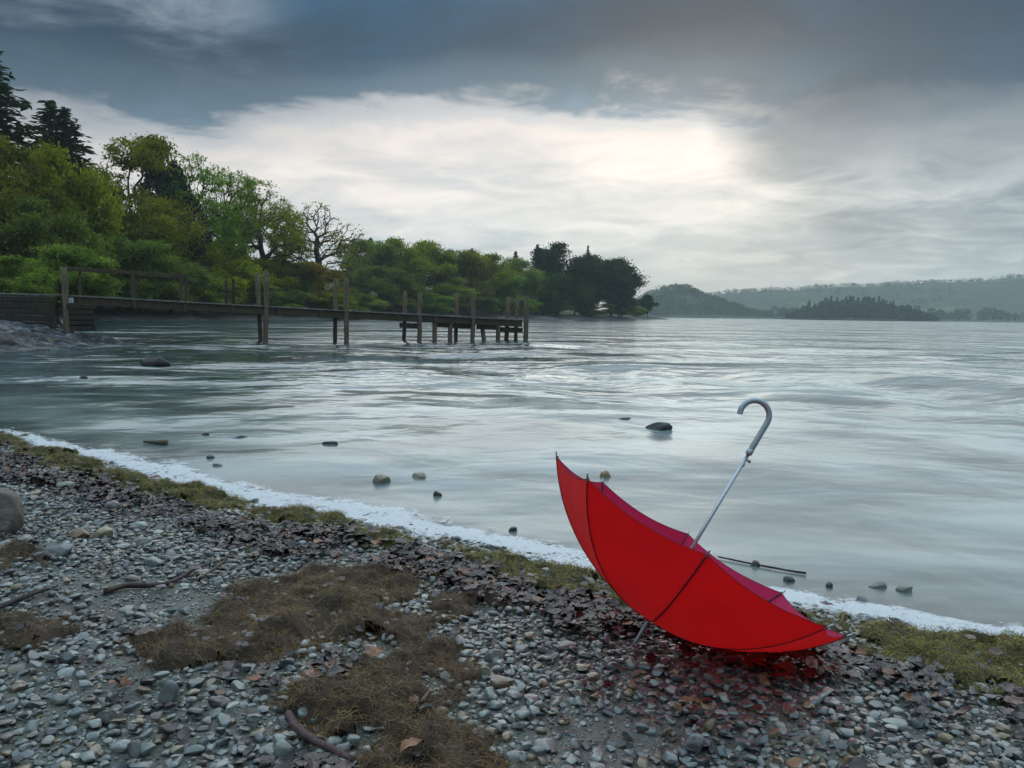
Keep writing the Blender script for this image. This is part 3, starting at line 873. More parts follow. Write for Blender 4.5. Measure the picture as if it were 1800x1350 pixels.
OL = (0.205, 0.250, 0.030); BR = (0.195, 0.205, 0.034); GR = (0.165, 0.275, 0.034); BG = (0.150, 0.225, 0.055); DK = (0.030, 0.056, 0.036)
YG = (0.265, 0.320, 0.032); RU = (0.250, 0.200, 0.034); MG = (0.130, 0.180, 0.044); DG = (0.062, 0.112, 0.048); SG = (0.185, 0.255, 0.066)
W1 = 'trees of the wood behind the jetty'
W2 = 'trees of the headland wood across the bay'
B1 = 'bushes along the bank behind the jetty'
B2 = 'bushes along the headland shore'
TREES = [
 ('spruce0', 'spruce_tree', 'tall dark spruce cut by the picture edge, highest tree of the wood', 'tree', -6, 88, 66, 270, DK, W1),
 ('spruce1', 'spruce_tree', 'dark spruce with pointed top standing above olive trees, taller of a close pair', 'tree', 101, 184, 82, 185, DK, W1),
 ('spruce0', 'spruce_tree', 'dark spruce with pointed top, shorter one touching its taller twin', 'tree', 126, 196, 83, 185, DK, W1),
 ('broad0', 'broadleaf_tree', 'brownish dark broadleaf tree under the tallest spruce at the picture edge', 'tree', 8, 246, 62, 170, BR, W1),
 ('bush0', 'broadleaf_tree', 'wide olive green tree below the twin spruces', 'tree', 100, 262, 66, 180, OL, W1),
 ('broad2', 'broadleaf_tree', 'big rounded brown-green tree with the flat pine showing behind it', 'tree', 232, 249, 74, 190, BR, W1),
 ('oak1', 'broadleaf_tree', 'thin brown-tinged tree with sky gaps between olive and brown-green crowns', 'tree', 178, 290, 78, 110, BR, W1),
 ('pine0', 'pine_tree', 'flat-topped dark pine rising behind the big brown-green tree', 'tree', 282, 245, 90, 95, DK, W1),
 ('oak0', 'broadleaf_tree', 'fresh green open-crowned tree just beside the flat-topped pine', 'tree', 342, 272, 80, 120, GR, W1),
 ('dense0', 'evergreen_tree', 'dark low evergreen standing in front of the fresh green open tree', 'tree', 338, 335, 76, 75, DK, W1),
 ('oak1', 'oak_tree', 'bright green oak with bare lower stems against the sky', 'tree', 398, 298, 84, 110, GR, W1),
 ('oak2', 'oak_tree', 'brown-leaved oak with forked stems next to the bright green oak', 'tree', 432, 308, 90, 90, OL, W1),
 ('oak0', 'oak_tree', 'tall spreading oak with dark forked limbs second from the bare oak', 'tree', 462, 318, 88, 130, OL, W1),
 ('oak2', 'oak_tree', 'sloping-crowned oak right beside the bare oak', 'tree', 500, 350, 94, 80, OL, W1),
 ('bare0', 'oak_tree', 'nearly bare oak with fine twigs at the end of the wood', 'tree', 558, 357, 98, 165, RU, W1),
 ('bush1', 'broadleaf_tree', 'dull olive tree low in the wood above the jetty handrail', 'tree', 200, 375, 66, 170, OL, W1),
 ('bush2', 'broadleaf_tree', 'olive brown tree in mid wood above the end of the handrail', 'tree', 300, 388, 70, 150, OL, W1),
 ('bush3', 'broadleaf_tree', 'yellowish olive tree below the bright green oak', 'tree', 385, 425, 78, 140, YG, W1),
 ('bush0', 'broadleaf_tree', 'dark shaded tree beneath the olive tree near the picture edge', 'tree', 60, 350, 60, 180, MG, W1),
 ('bush1', 'broadleaf_tree', 'green-brown understorey tree below the tall spreading oak', 'tree', 455, 455, 88, 110, OL, W1),
 ('bush2', 'broadleaf_tree', 'small rusty orange tree at the water below the bare oak', 'tree', 545, 462, 98, 110, RU, W1),
 ('broad1', 'broadleaf_tree', 'small green tree between tall mooring posts and rusty orange tree', 'tree', 500, 450, 98, 90, MG, W1),
 ('bush0', 'bush', 'bright green rounded bush at the picture edge above the abutment', 'bush', 22, 452, 46, 150, BG, B1),
 ('bush1', 'bush', 'mid green bush rising behind the abutment post', 'bush', 105, 432, 52, 150, BG, B1),
 ('bush2', 'bush', 'large fresh green bush seen through the handrail', 'bush', 195, 416, 58, 170, BG, B1),
 ('bush3', 'bush', 'green bush behind the middle handrail post', 'bush', 262, 446, 62, 130, SG, B1),
 ('bush0', 'bush', 'sage green bush past the end of the handrail', 'bush', 330, 462, 68, 120, SG, B1),
 ('bush1', 'bush', 'yellow-green bush behind the thin twin posts', 'bush', 385, 472, 74, 90, YG, B1),
 ('bush2', 'bush', 'dark green low bush under the jetty deck near the abutment', 'bush', 160, 490, 62, 140, MG, B1),
 ('bush3', 'bush', 'low green bush at the waterline under the handrail span', 'bush', 250, 503, 70, 130, MG, B1),
 ('bush0', 'bush', 'low bush at the waterline between handrail and tall posts', 'bush', 345, 508, 76, 120, SG, B1),
 ('bush1', 'bush', 'rounded green bush directly behind the tallest mooring posts', 'bush', 430, 492, 84, 110, BG, B1),
 ('bush2', 'bush', 'green waterside bush between tall posts and rusty tree', 'bush', 500, 505, 98, 90, SG, B1),
 ('bush3', 'bush', 'olive bush under the rusty orange tree by the water', 'bush', 575, 515, 106, 90, OL, B1),
 ('spruce1', 'spruce_tree', 'faint spruce top showing between the bare oak and headland wood', 'tree', 622, 422, 215, 40, DG, W2),
 ('spruce0', 'spruce_tree', 'second faint spruce top behind the first olive headland tree', 'tree', 652, 419, 215, 44, DG, W2),
 ('bush3', 'broadleaf_tree', 'first olive tree of the headland wood, next to the bare oak', 'tree', 640, 424, 160, 95, SG, W2),
 ('bush0', 'broadleaf_tree', 'tall rounded olive tree, second in the headland wood', 'tree', 695, 421, 165, 105, OL, W2),
 ('bush1', 'broadleaf_tree', 'domed green-brown tree, highest crown near the start of the headland wood', 'tree', 742, 425, 172, 105, OL, W2),
 ('bush2', 'evergreen_tree', 'dark round evergreen amid lighter headland trees', 'tree', 790, 441, 178, 62, DG, W2),
 ('bush3', 'broadleaf_tree', 'brown-green headland tree beside the dark round evergreen', 'tree', 826, 442, 180, 90, BR, W2),
 ('spruce1', 'spruce_tree', 'small spruce tip poking above the brown-green headland tree', 'tree', 829, 438, 196, 26, DK, W2),
 ('bush0', 'broadleaf_tree', 'rounded green headland tree in the middle of the wood', 'tree', 862, 448, 184, 95, OL, W2),
 ('bush1', 'broadleaf_tree', 'olive tree filling the dip below the single spruce tip', 'tree', 915, 456, 196, 85, SG, W2),
 ('spruce0', 'spruce_tree', 'single dark spruce tip in the dip of the headland skyline', 'tree', 905, 443, 200, 36, DK, W2),
 ('spruce1', 'spruce_tree', 'narrow dark spruce just before the great dark pine', 'tree', 943, 432, 205, 48, DK, W2),
 ('bush2', 'pine_tree', 'great dark pine forming the highest point of the headland', 'tree', 980, 429, 210, 100, DK, W2),
 ('bush3', 'broadleaf_tree', 'pale green tree wedged between spruce and great dark pine', 'tree', 958, 446, 218, 50, SG, W2),
 ('spruce1', 'spruce_tree', 'little spire of a spruce above the dark evergreen dome', 'tree', 1031, 434, 222, 28, DK, W2),
 ('bush0', 'evergreen_tree', 'dark evergreen dome towards the end of the headland', 'tree', 1036, 450, 216, 110, DK, W2),
 ('bush1', 'pine_tree', 'dark sloping pine at the outer end of the headland wood', 'tree', 1074, 457, 236, 100, DK, W2),
 ('bush2', 'evergreen_tree', 'dark low evergreen on the seaward edge of the sloping pine', 'tree', 1092, 482, 248, 54, DK, W2),
 ('bush1', 'pine_tree', 'lone small dark pine on the very tip of the headland', 'tree', 1138, 519, 268, 36, DK, W2),
 ('bush3', 'broadleaf_tree', 'green lower tree under the first olive headland tree', 'tree', 665, 470, 152, 80, MG, W2),
 ('bush0', 'broadleaf_tree', 'mid green lower tree above the jetty end', 'tree', 725, 482, 158, 85, MG, W2),
 ('bush1', 'broadleaf_tree', 'yellow-olive lower tree above the jetty end posts', 'tree', 800, 488, 168, 80, YG, W2),
 ('bush2', 'broadleaf_tree', 'fresh green lower tree behind the jetty end posts', 'tree', 880, 482, 178, 80, GR, W2),
 ('bush3', 'evergreen_tree', 'dark lower evergreen beneath the great dark pine', 'tree', 955, 480, 200, 80, DG, W2),
 ('bush0', 'evergreen_tree', 'dark lower evergreen beneath the evergreen dome', 'tree', 1010, 485, 208, 80, DG, W2),
 ('bush2', 'bush', 'low dull green bush between the second pair of tall posts', 'bush', 612, 508, 118, 90, MG, B2),
 ('bush0', 'bush', 'waterside bush at the inner corner of the bay', 'bush', 640, 520, 142, 80, SG, B2),
 ('bush1', 'bush', 'waterside bush just past the paired mooring posts', 'bush', 690, 522, 150, 70, MG, B2),
 ('bush2', 'bush', 'fresh green waterside bush behind the jetty mid posts', 'bush', 760, 516, 162, 80, GR, B2),
 ('bush3', 'bush', 'dark green waterside bush behind the jetty last posts', 'bush', 830, 522, 170, 80, MG, B2),
 ('bush0', 'bush', 'light green waterside bush just beyond the jetty end', 'bush', 905, 520, 180, 76, GR, B2),
 ('bush1', 'bush', 'dark waterside bush under the great dark pine', 'bush', 975, 528, 198, 70, DG, B2),
 ('bush2', 'bush', 'green shrub on the shore below the evergreen dome', 'bush', 1040, 530, 220, 64, MG, B2),
 ('bush3', 'bush', 'light green shrub near the headland tip', 'bush', 1088, 530, 246, 56, SG, B2),
 ('bush0', 'bush', 'small yellow-green shrub beside the lone dark pine', 'bush', 1116, 538, 262, 34, SG, B2),
]
for r_ in TREES:
    tree(*r_)


# ------------------------------------------------------------------ jetty
JA = np.array([-14.1, 25.0]); JB = np.array([0.62, 33.0])
jd = (JB - JA) / np.linalg.norm(JB - JA); jn = np.array([-jd[1], jd[0]])
JL = np.linalg.norm(JB - JA); JW = 1.35
def deck_z(u):
    return np.interp(u, [-8, 0, 0.42 * JL, JL], [1.56, 1.50, 1.22, 0.86])
def jp(u, v, z):
    p = JA + jd * u + jn * v
    return np.array([p[0], p[1], z])
def u_of(px, v=0.0):
    """distance along the jetty seen at a pixel column"""
    d = pix_dir(px, 560); k = d[0] / d[1]
    a = JA + jn * v
    return (a[0] - k * a[1]) / (k * jd[1] - jd[0])
M_post = wood_mat('post_wood', (0.085, 0.065, 0.042), (0.21, 0.17, 0.12), 0.45)
M_beam = wood_mat('beam_wood', (0.040, 0.032, 0.020), (0.085, 0.066, 0.042), 0.2)
M_dark = wood_mat('dark_wood', (0.016, 0.014, 0.012), (0.045, 0.038, 0.030), 0.25)
m, t = mat('plank_wood')
co = t.n('ShaderNodeTexCoord').outputs['Object']
n1 = t.noise(t.n('ShaderNodeMapping', {0: co, 3: (20, 2, 20)}).outputs[0], 2, 4, 0.6)
rn = t.n('ShaderNodeObjectInfo').outputs['Random']
c = t.mix(t.m('ADD', t.m('MULTIPLY', n1, 0.5), t.m('MULTIPLY', rn, 0.5)), (0.10, 0.10, 0.095), (0.26, 0.26, 0.25))
out(t, principled(t, c, 0.35, t.bump(n1, 0.4, 0.005)))
M_plank = m

jetty = bpy.data.objects.new('jetty', None)
COL.objects.link(jetty)
jetty.location = jp(0, 0, 0)
jetty['label'] = 'long wooden jetty sloping down from the rocky bank out over the lake'
jetty['category'] = 'jetty'
J0 = np.array(jetty.location)
def jpart(name, V, F, m, smooth=False, label=None):
    return obj(name, quads_to_mesh(name, V - J0, F, [m], smooth), jetty, label=label)
def post(px_t, py_t, px_b, py_b, v, r, zb_=-0.6, label=None, uu=None):
    """a round post: top pixel and waterline pixel, in the row v metres behind the near edge"""
    u = u_of((px_t + px_b) / 2, v) if uu is None else uu
    c = jp(u, v, 0); Y = c[1]
    tp = at_depth(px_t, py_t, Y); bt = at_depth(px_b, py_b, Y)
    d = (tp - bt) / np.linalg.norm(tp - bt)
    bt = bt - d * 0.9
    k = np.linspace(0, 1, 7)[:, None]
    path = bt + (tp - bt) * k
    path[1:-1, :2] += RNG.normal(size=(5, 2)) * 0.008
    rr = r * (1.04 - 0.08 * k[:, 0])
    V, F = tube(np.vstack([path, path[-1] + d * 0.012]), np.append(rr, r * 0.86), 12)
    return jpart('post', V, F, M_post, True, label)
PR = 0.088
for a in [(469, 478, 467, 601, 0, PR), (609, 489, 609, 601, 0, PR), (738.5, 515, 737.5, 601, 0, PR), (832, 515, 830.5, 601, 0, PR),
          (925.5, 522, 924, 600, 0.0, PR + 0.01),
          (452, 480.5, 458, 599, JW, 0.08), (590, 490, 589, 599, JW, 0.08), (712, 512, 710, 598, JW, 0.078), (803, 516, 801, 598, JW, 0.08),
          (894.5, 522.5, 890, 598, JW, 0.095), (910, 523, 906.5, 598, JW * 0.55, 0.078),
          (763.5, 563, 764, 599, 0.1, 0.092), (792.5, 565, 791.5, 600, 0.1, 0.092), (847, 567, 850.5, 598, 0.25, 0.092), (875.5, 566, 875, 600, 0.1, 0.092)]:
    post(*a)
post(112.5, 471, 118, 577, -0.1, 0.092, label='weathered yellowish corner post where the jetty meets the bank', uu=0.0)
# deck planks, each its own board
pl_V, pl_F = box_vf(0.138, JW + 0.16, 0.042, (0, 0, 0), 0.005)
pl_me = quads_to_mesh('plank', pl_V, pl_F, [M_plank])
u = -6.4
while u < JL + 0.12:
    z = float(deck_z(u)); sl = float(deck_z(u + 0.2) - deck_z(u - 0.2)) / 0.4
    o = obj('plank', pl_me, jetty)
    o.location = jp(u, JW / 2, z) - J0 + np.array([0, 0, random.uniform(-0.004, 0.004)])
    o.rotation_euler = (random.uniform(-0.004, 0.004), -math.atan(sl), math.atan2(jd[1], jd[0]) + random.uniform(-0.006, 0.006))
    u += 0.15
# stringers under the deck, in lengths with a cleat over each joint
joints = [0.3, u_of(237), u_of(326), u_of(409), u_of(490), u_of(564), u_of(633), u_of(700), u_of(765), u_of(830), u_of(918)]
for v in (0.03, JW - 0.03):
    for a, b in zip(joints[:-1], joints[1:]):
        za, zb_ = deck_z(a) - 0.15, deck_z(b) - 0.15
        A = jp(a + 0.006, v, za); B = jp(b - 0.006, v, zb_)
        V, F = box_vf(np.linalg.norm(B - A), 0.075, 0.25, (0, 0, 0), 0.006)
        jpart('stringer', orient(V, B - A, (0, 0, 1), (A + B) / 2), F, M_beam)
for a in joints[1:-1]:
    V, F = box_vf(0.10, 0.05, 0.27, (0, 0, 0), 0.006)
    jpart('cleat', orient(V, (*jd, 0), (0, 0, 1), jp(a, -0.035, deck_z(a) - 0.16)), F, M_beam)
# cross heads under the outer deck
for a, b, dz_ in ((706, 736, 0.44), (765, 836, 0.36), (842, 880, 0.36), (884, 921, 0.42)):
    A = u_of(a); B = u_of(b)
    V, F = box_vf(B - A, 0.16, 0.19, (0, 0, 0), 0.008)
    sl = (deck_z(B) - deck_z(A))
    jpart('cross_head', orient(V, np.append(jd * (B - A), sl * 1.0), (0, 0, 1), jp((A + B) / 2, 0.16, deck_z((A + B) / 2) - dz_)), F, M_dark)
# handrail
hz = lambda px, py, v: at_depth(px, py, jp(u_of(px, v), v, 0)[1])
for (x, yt, yb, v) in ((140.5, 475, 545, 0.0), (238, 480, 537, 0.0), (327, 486, 546, 0.0), (232.5, 481, 527, JW), (318.5, 487, 530, JW)):
    A = hz(x, yb, v); B = hz(x, yt, v)
    V, F = box_vf(np.linalg.norm(B - A), 0.085, 0.095, (0, 0, 0), 0.006)
    jpart('handrail_post', orient(V, B - A, (*jn, 0), (A + B) / 2), F, M_beam)
for v, pts_ in ((0.0, ((107, 471.5), (236, 479.5), (328, 487))), ):
    for (a, b) in zip(pts_[:-1], pts_[1:]):
        A = hz(*a, v - 0.08); B = hz(*b, v - 0.08)
        V, F = box_vf(np.linalg.norm(B - A) - 0.01, 0.06, 0.12, (0, 0, 0), 0.006)
        jpart('handrail', orient(V, B - A, (0, 0, 1), (A + B) / 2), F, M_beam)
A = hz(230, 481.5, JW + 0.06); B = hz(322, 488, JW + 0.06)
V, F = box_vf(np.linalg.norm(B - A), 0.06, 0.11, (0, 0, 0), 0.006)
jpart('handrail', orient(V, B - A, (0, 0, 1), (A + B) / 2), F, M_beam)
for x, yt, v in ((397.5, 492, JW), (410, 490, 0.0)):
    A = hz(x, 542 if v == 0 else 535, v); B = hz(x, yt, v)
    V, F = box_vf(np.linalg.norm(B - A), 0.075, 0.085, (0, 0, 0), 0.006)
    jpart('thin_post', orient(V, B - A, (*jn, 0), (A + B) / 2), F, M_dark)
# small pale notice on the first stringer, blank at this distance
M_sign = simple_mat('notice_white', (0.55, 0.60, 0.64), 0.5, 0, 20, 0.15)
A = at_depth(124.5, 528, jp(u_of(124), 0, 0)[1])
V, F = box_vf(0.15, 0.012, 0.16, (0, 0, 0), 0.002)
jpart('notice', orient(V, (*jd, 0), (0, 0, 1), A - np.append(jn * 0.06, 0)), F, M_sign, label='small pale rectangular notice fixed beside the corner post')

# ------------------------------------------------------------------ timber abutment of stacked sleepers
ab = bpy.data.objects.new('timber_abutment', None)
COL.objects.link(ab)
ab.location = jp(-3, 0, 0.3); A0 = np.array(ab.location)
ab['label'] = 'dark abutment of stacked timber sleepers on the rocks at the jetty root'
ab['category'] = 'abutment'
z = 1.44
for k in range(6):
    h = 0.19 + 0.02 * math.sin(k * 2.1)
    e = 0.7 * (k > 0) * 0.9 + 0.06 * math.sin(k * 3)
    ua, ub = -9.0, -0.16 + 0.03 * math.sin(k * 5)
    A = jp(ua, -0.02 - 0.015 * k, z - h / 2 + 0.05); B = jp(ub, -0.02 - 0.015 * k, z - h / 2)
    V, F = box_vf(np.linalg.norm(B - A), 0.26, h - 0.012, (0, 0, 0), 0.014)
    me = quads_to_mesh('sleeper', orient(V, B - A, (0, 0, 1), (A + B) / 2) - A0, F, [M_dark])
    obj('sleeper', me, ab)
    z -= h
for k in range(5):
    zc_ = 1.16 - k * 0.17
    A = jp(0.12, 0.25 + 0.02 * k, zc_); B = jp(0.92 + 0.05 * math.sin(k * 4), 0.25 + 0.02 * k, zc_)
    V, F = box_vf(np.linalg.norm(B - A), 1.0, 0.155, (0, 0, 0), 0.014)
    obj('sleeper', quads_to_mesh('sleeper', orient(V, B - A, (0, 0, 1), (A + B) / 2) - A0, F, [M_dark]), ab)

# ------------------------------------------------------------------ rock outcrop on the water's edge
def rock_mesh(name, poly, hfun, step, m, seed):
    P = np.asarray(poly, float)
    xs = np.arange(P[:, 0].min() - step, P[:, 0].max() + step, step); ys = np.arange(P[:, 1].min() - step, P[:, 1].max() + step, step)
    X, Y = np.meshgrid(xs, ys); q = np.stack([X.ravel(), Y.ravel()], 1)
    d = sdf(q, P)
    z = hfun(q, d)
    nx_ = len(xs)
    ii = (np.arange(len(ys) - 1)[:, None] * nx_ + np.arange(nx_ - 1)[None]).ravel()
    F = np.stack([ii, ii + 1, ii + nx_ + 1, ii + nx_], 1)
    F = F[(d[F] > -0.35).any(1)]
    us = np.unique(F); rm_ = np.full(len(q), -1); rm_[us] = np.arange(len(us))
    return mesh_np(name, np.column_stack([q, z])[us], rm_[F], [m], True)
m, t = mat('outcrop_rock')
pos = t.n('ShaderNodeNewGeometry').outputs['Position']
st = t.n('ShaderNodeMapping', {0: t.n('ShaderNodeMapping', {0: pos, 2: (0.3, 0.2, 0.55)}).outputs[0], 3: (0.7, 3.4, 5.0)}).outputs[0]
n1 = t.noise(st, 1.0, 7, 0.68, 0.7); n2 = t.noise(pos, 0.8, 4, 0.6)
c = t.ramp(n1, [(0.40, (0.008, 0.009, 0.011)), (0.5, (0.07, 0.078, 0.09)), (0.62, (0.26, 0.285, 0.31))])
c = t.mix(t.sstep(n2, 0.5, 0.7), c, (0.075, 0.065, 0.055))
c = t.mix(t.sstep(t.noise(pos, 1.7, 4, 0.6), 0.66, 0.72), c, (0.16, 0.15, 0.03))
out(t, principled(t, c, 0.6, t.bump(n1, 1.0, 0.25), **{'Specular IOR Level': 0.35}))
M_outcrop = m
RP = [(-30, 15), (-16.0, 16.6), (-13.4, 18.4), (-12.3, 19.8), (-12.6, 21.5), (-12.25, 23.4), (-11.9, 24.9), (-12.35, 26.0), (-13.4, 26.6), (-15, 28.5), (-19, 31), (-30, 33)]
def rock_h(q, d):
    x, y = q[:, 0], q[:, 1]
    z = 0.62 * sm(d, -0.15, 3.4) + 0.18 * sm(d, 1.5, 9) + 0.05 * (d < 0) * d
    u_ = x * 0.8 + y * 0.55
    z = z + sm(d, 0.05, 1.0) * ((fbm(u_ * 1.1, (y * 0.8 - x * 0.5) * 3.0, 4, 3) - 0.5) * 0.62 + 0.12 * np.abs(((u_ * 0.9 + fbm(x, y, 2, 8) * 1.2) % 1.0) - 0.5))
    return np.where(d < -0.1, -0.4 + 0 * z, z) 
obj('rock_outcrop', rock_mesh('rock_outcrop', RP, rock_h, 0.12, M_outcrop, 4), label='sloping blue-grey slab of layered bedrock beneath the jetty abutment', cat='rock')


# ------------------------------------------------------------------ red umbrella
UC = np.array([0.5664, 2.379, 0.4157]); UA = np.array([0.50968327, 0.10059778, 0.85446068]); UA /= np.linalg.norm(UA)
RIM = np.array([[0.145, 2.507, 0.652], [0.208, 2.13, 0.659], [0.481, 1.898, 0.523], [0.804, 1.948, 0.325], [0.988, 2.251, 0.179], [0.925, 2.628, 0.172], [0.652, 2.86, 0.308], [0.329, 2.81, 0.507]])
UD = 0.272                      # depth of the canopy
APEX = UC - UA * UD
def fabric(name, outer, inside_tint, trans):
    m, t = mat(name)
    co = t.n('ShaderNodeTexCoord').outputs['Object']
    n1 = t.noise(co, 900, 2, 0.5); n2 = t.noise(co, 6, 3, 0.5); n3 = t.noise(co, 28, 4, 0.6)
    k = t.ramp(n2, [(0.3, (0.90, 0.90, 0.90)), (0.7, (1.06, 1.06, 1.06))])
    bmp = t.bump(t.m('ADD', t.m('MULTIPLY', n1, 0.4), t.m('ADD', t.m('MULTIPLY', n2, 3.0), n3)), 0.25, 0.003)
    side = t.n('ShaderNodeNewGeometry').outputs['Backfacing']          # one cloth; inside tinted magenta, bluish sky light put into its colour
    c = t.mix(side, (*outer, 1), (*inside_tint, 1))
    d = t.n('ShaderNodeBsdfPrincipled', {'Base Color': t.mix(1.0, c, k, 'MULTIPLY'), 'Roughness': 0.6, 'Normal': bmp,
                                        'Specular IOR Level': 0.25, 'Sheen Weight': 0.06, 'Sheen Roughness': 0.4})
    tr = t.n('ShaderNodeBsdfTranslucent', {0: t.mix(1.0, (*trans, 1), k, 'MULTIPLY'), 'Normal': bmp})
    out(t, t.n('ShaderNodeMixShader', {0: 0.34, 1: d.outputs[0], 2: tr.outputs[0]}).outputs[0])
    return m
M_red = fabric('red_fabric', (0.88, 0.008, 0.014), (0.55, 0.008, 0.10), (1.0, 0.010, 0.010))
M_trim = simple_mat('dark_red_binding', (0.075, 0.004, 0.012), 0.7)
M_steel = simple_mat('brushed_steel', (0.42, 0.46, 0.50), 0.32, 0.85, 60, 0.08, 0.05)
M_alu = simple_mat('grey_aluminium', (0.36, 0.42, 0.46), 0.38, 0.6, 40, 0.06, 0.05)
M_black = simple_mat('black_steel', (0.02, 0.02, 0.022), 0.45, 0.5)
M_brass = simple_mat('dull_brass', (0.35, 0.27, 0.15), 0.4, 0.8)
umb = bpy.data.objects.new('umbrella', None)
COL.objects.link(umb)
umb.location = UC - UA * 0.3576
umb['label'] = 'open red umbrella lying on the shingle with its silver hook handle up'
umb['category'] = 'umbrella'
U0 = np.array(umb.location)
def upart(name, V, F, m, smooth=True, parent=None, label=None):
    return obj(name, quads_to_mesh(name, V - U0, F, [m], smooth), parent or umb, label=label)
def rib_point(i, s):
    """along a rib from the apex (0) to its tip (1)"""
    e = RIM[i % 8] - UC
    th = s * 1.18
    rr = math.sin(th) / math.sin(1.18)
    hh = (1 - math.cos(th)) / (1 - math.cos(1.18))
    rr = 0.72 * rr + 0.28 * s
    return APEX + e * rr + UA * UD * hh
NS, NTt = 26, 13
for i in range(8):
    V = np.zeros((NS, NTt, 3))
    for a, s in enumerate(np.linspace(0.012, 1, NS)):
        for b, tt in enumerate(np.linspace(-1, 1, NTt)):
            sc = s * (1 - 0.048 * (1 - tt * tt) * s ** 3)          # scalloped hem
            A = rib_point(i, sc); B = rib_point(i + 1, sc)
            p = A + (B - A) * (tt + 1) / 2
            n_ = (p - UC); rad = n_ - UA * (n_ @ UA)
            # cloth is taut along the hem and sags in a little between the ribs
            p = p - rad * 0.016 * (1 - tt * tt) * math.sin(math.pi * min(1, s))
            p = p + rad * 0.0035 * math.sin(9 * tt + 1.7 * i) * (1 - tt * tt) * s * s * (0.4 + 0.6 * math.sin(3 * s + i))
            V[a, b] = p
    idx = np.arange(NS * NTt).reshape(NS, NTt)
    F = np.stack([idx[:-1, 1:], idx[1:, 1:], idx[1:, :-1], idx[:-1, :-1]], -1).reshape(-1, 4)
    pn = upart('panel', V.reshape(-1, 3), F, M_red)
    hv, hf = tube(V[-1], 0.0008, 6)
    upart('hem', hv, hf, M_trim, True, pn)
for i in range(8):
    P = np.array([rib_point(i, s) for s in np.linspace(0.03, 1.0, 24)])
    cen = P - UC
    outw = np.array([(APEX + UA * 0.55 * 0) - UC] * len(P)) * 0
    rad = cen - (cen @ UA)[:, None] * UA
    rad /= np.linalg.norm(rad, axis=1)[:, None] + 1e-9
    T = np.gradient(P, axis=0); T /= np.linalg.norm(T, axis=1)[:, None]
    side = np.cross(rad, UA); nrm_ = np.cross(T, side); nrm_ /= np.linalg.norm(nrm_, axis=1)[:, None]
    sgn = np.sign((nrm_ * (P - (UC + UA * 0.3))).sum(1))[:, None]
    nrm_ = nrm_ * sgn                                                   # pointing out of the dome
    sv, sf = tube(P + nrm_ * 0.0008, 0.0021 if i == 2 else 0.0013, 6)
    upart('seam', sv, sf, M_trim)
    rv, rf = tube(P[1:] - nrm_[1:] * 0.0045, 0.0021, 6)
    rb = upart('rib', rv, rf, M_black)
    tip0 = P[-1]; d = T[-1]
    tv, tf = tube([tip0 - d * 0.012, tip0 + d * 0.004, tip0 + d * 0.014, tip0 + d * 0.016], [0.0026, 0.0028, 0.0026, 0.0016], 8)
    upart('rib_tip', tv, tf, M_steel, True, rb)
    mid_ = rib_point(i, 0.52) - nrm_[12] * 0.006
    run = UC - UA * (UD - 0.165)
    gv, gf = tube([run + rad[5] * 0.012, (run + mid_) / 2, mid_], 0.0019, 6)
    upart('stretcher', gv, gf, M_black)
TIP = U0
HB = UC + UA * 0.318
V, F = tube([TIP + UA * 0.055, APEX, UC, HB + UA * 0.02], 0.0056, 16)
upart('shaft', V, F, M_steel)
V, F = tube([TIP - UA * 0.012, TIP - UA * 0.008, TIP + UA * 0.01, TIP + UA * 0.07, APEX - UA * 0.004], [0.0035, 0.005, 0.0056, 0.0064, 0.0068], 16)
upart('ferrule', V, F, M_alu)
V, F = tube([APEX - UA * 0.006, APEX - UA * 0.003, APEX + UA * 0.004], [0.010, 0.012, 0.012], 18)
upart('top_cap', V, F, M_trim)
run = UC - UA * (UD - 0.165)
V, F = tube([run - UA * 0.03, run - UA * 0.026, run + UA * 0.012, run + UA * 0.016], [0.009, 0.0125, 0.0125, 0.009], 16)
upart('runner', V, F, M_black)
# hook handle
hn = -(np.array([1, 0, 0.0]) - UA * UA[0]); hn /= np.linalg.norm(hn)
RH = 0.045; HS = 0.108
path = [HB, HB + UA * 0.004, HB + UA * 0.018, HB + UA * 0.022, HB + UA * HS * 0.5, HB + UA * HS]
rr = [0.0088, 0.0089, 0.0089, 0.0094, 0.0089, 0.0089]
cc = HB + UA * HS + hn * RH
for k in np.linspace(0.06, 1, 26):
    a = k * math.radians(206)
    path.append(cc - hn * RH * math.cos(a) + UA * RH * math.sin(a)); rr.append(0.0089)
path.append(path[-1] + (path[-1] - path[-2]) * 0.25); rr.append(0.0090)
V, F = tube(path, rr, 18)
hd = upart('handle', V, F, M_alu)
V, F = tube([HB - UA * 0.006, HB - UA * 0.004, HB + UA * 0.013], [0.0076, 0.0104, 0.0106], 18)
upart('collar', V, F, M_alu, True, hd)
bs = HB - UA * 0.022; sd_ = -hn
V, F = tube([bs + sd_ * 0.003, bs + sd_ * 0.010, bs + sd_ * 0.0105, bs + sd_ * 0.017, bs + sd_ * 0.018], [0.0030, 0.0030, 0.0048, 0.0048, 0.004], 10)
upart('release_button', V, F, M_brass)
V, F = tube([bs - UA * 0.030 + sd_ * 0.004, bs - UA * 0.016 + sd_ * 0.0085, bs - UA * 0.014 + sd_ * 0.004], [0.0012, 0.0016, 0.0012], 8)
upart('catch', V, F, M_steel)


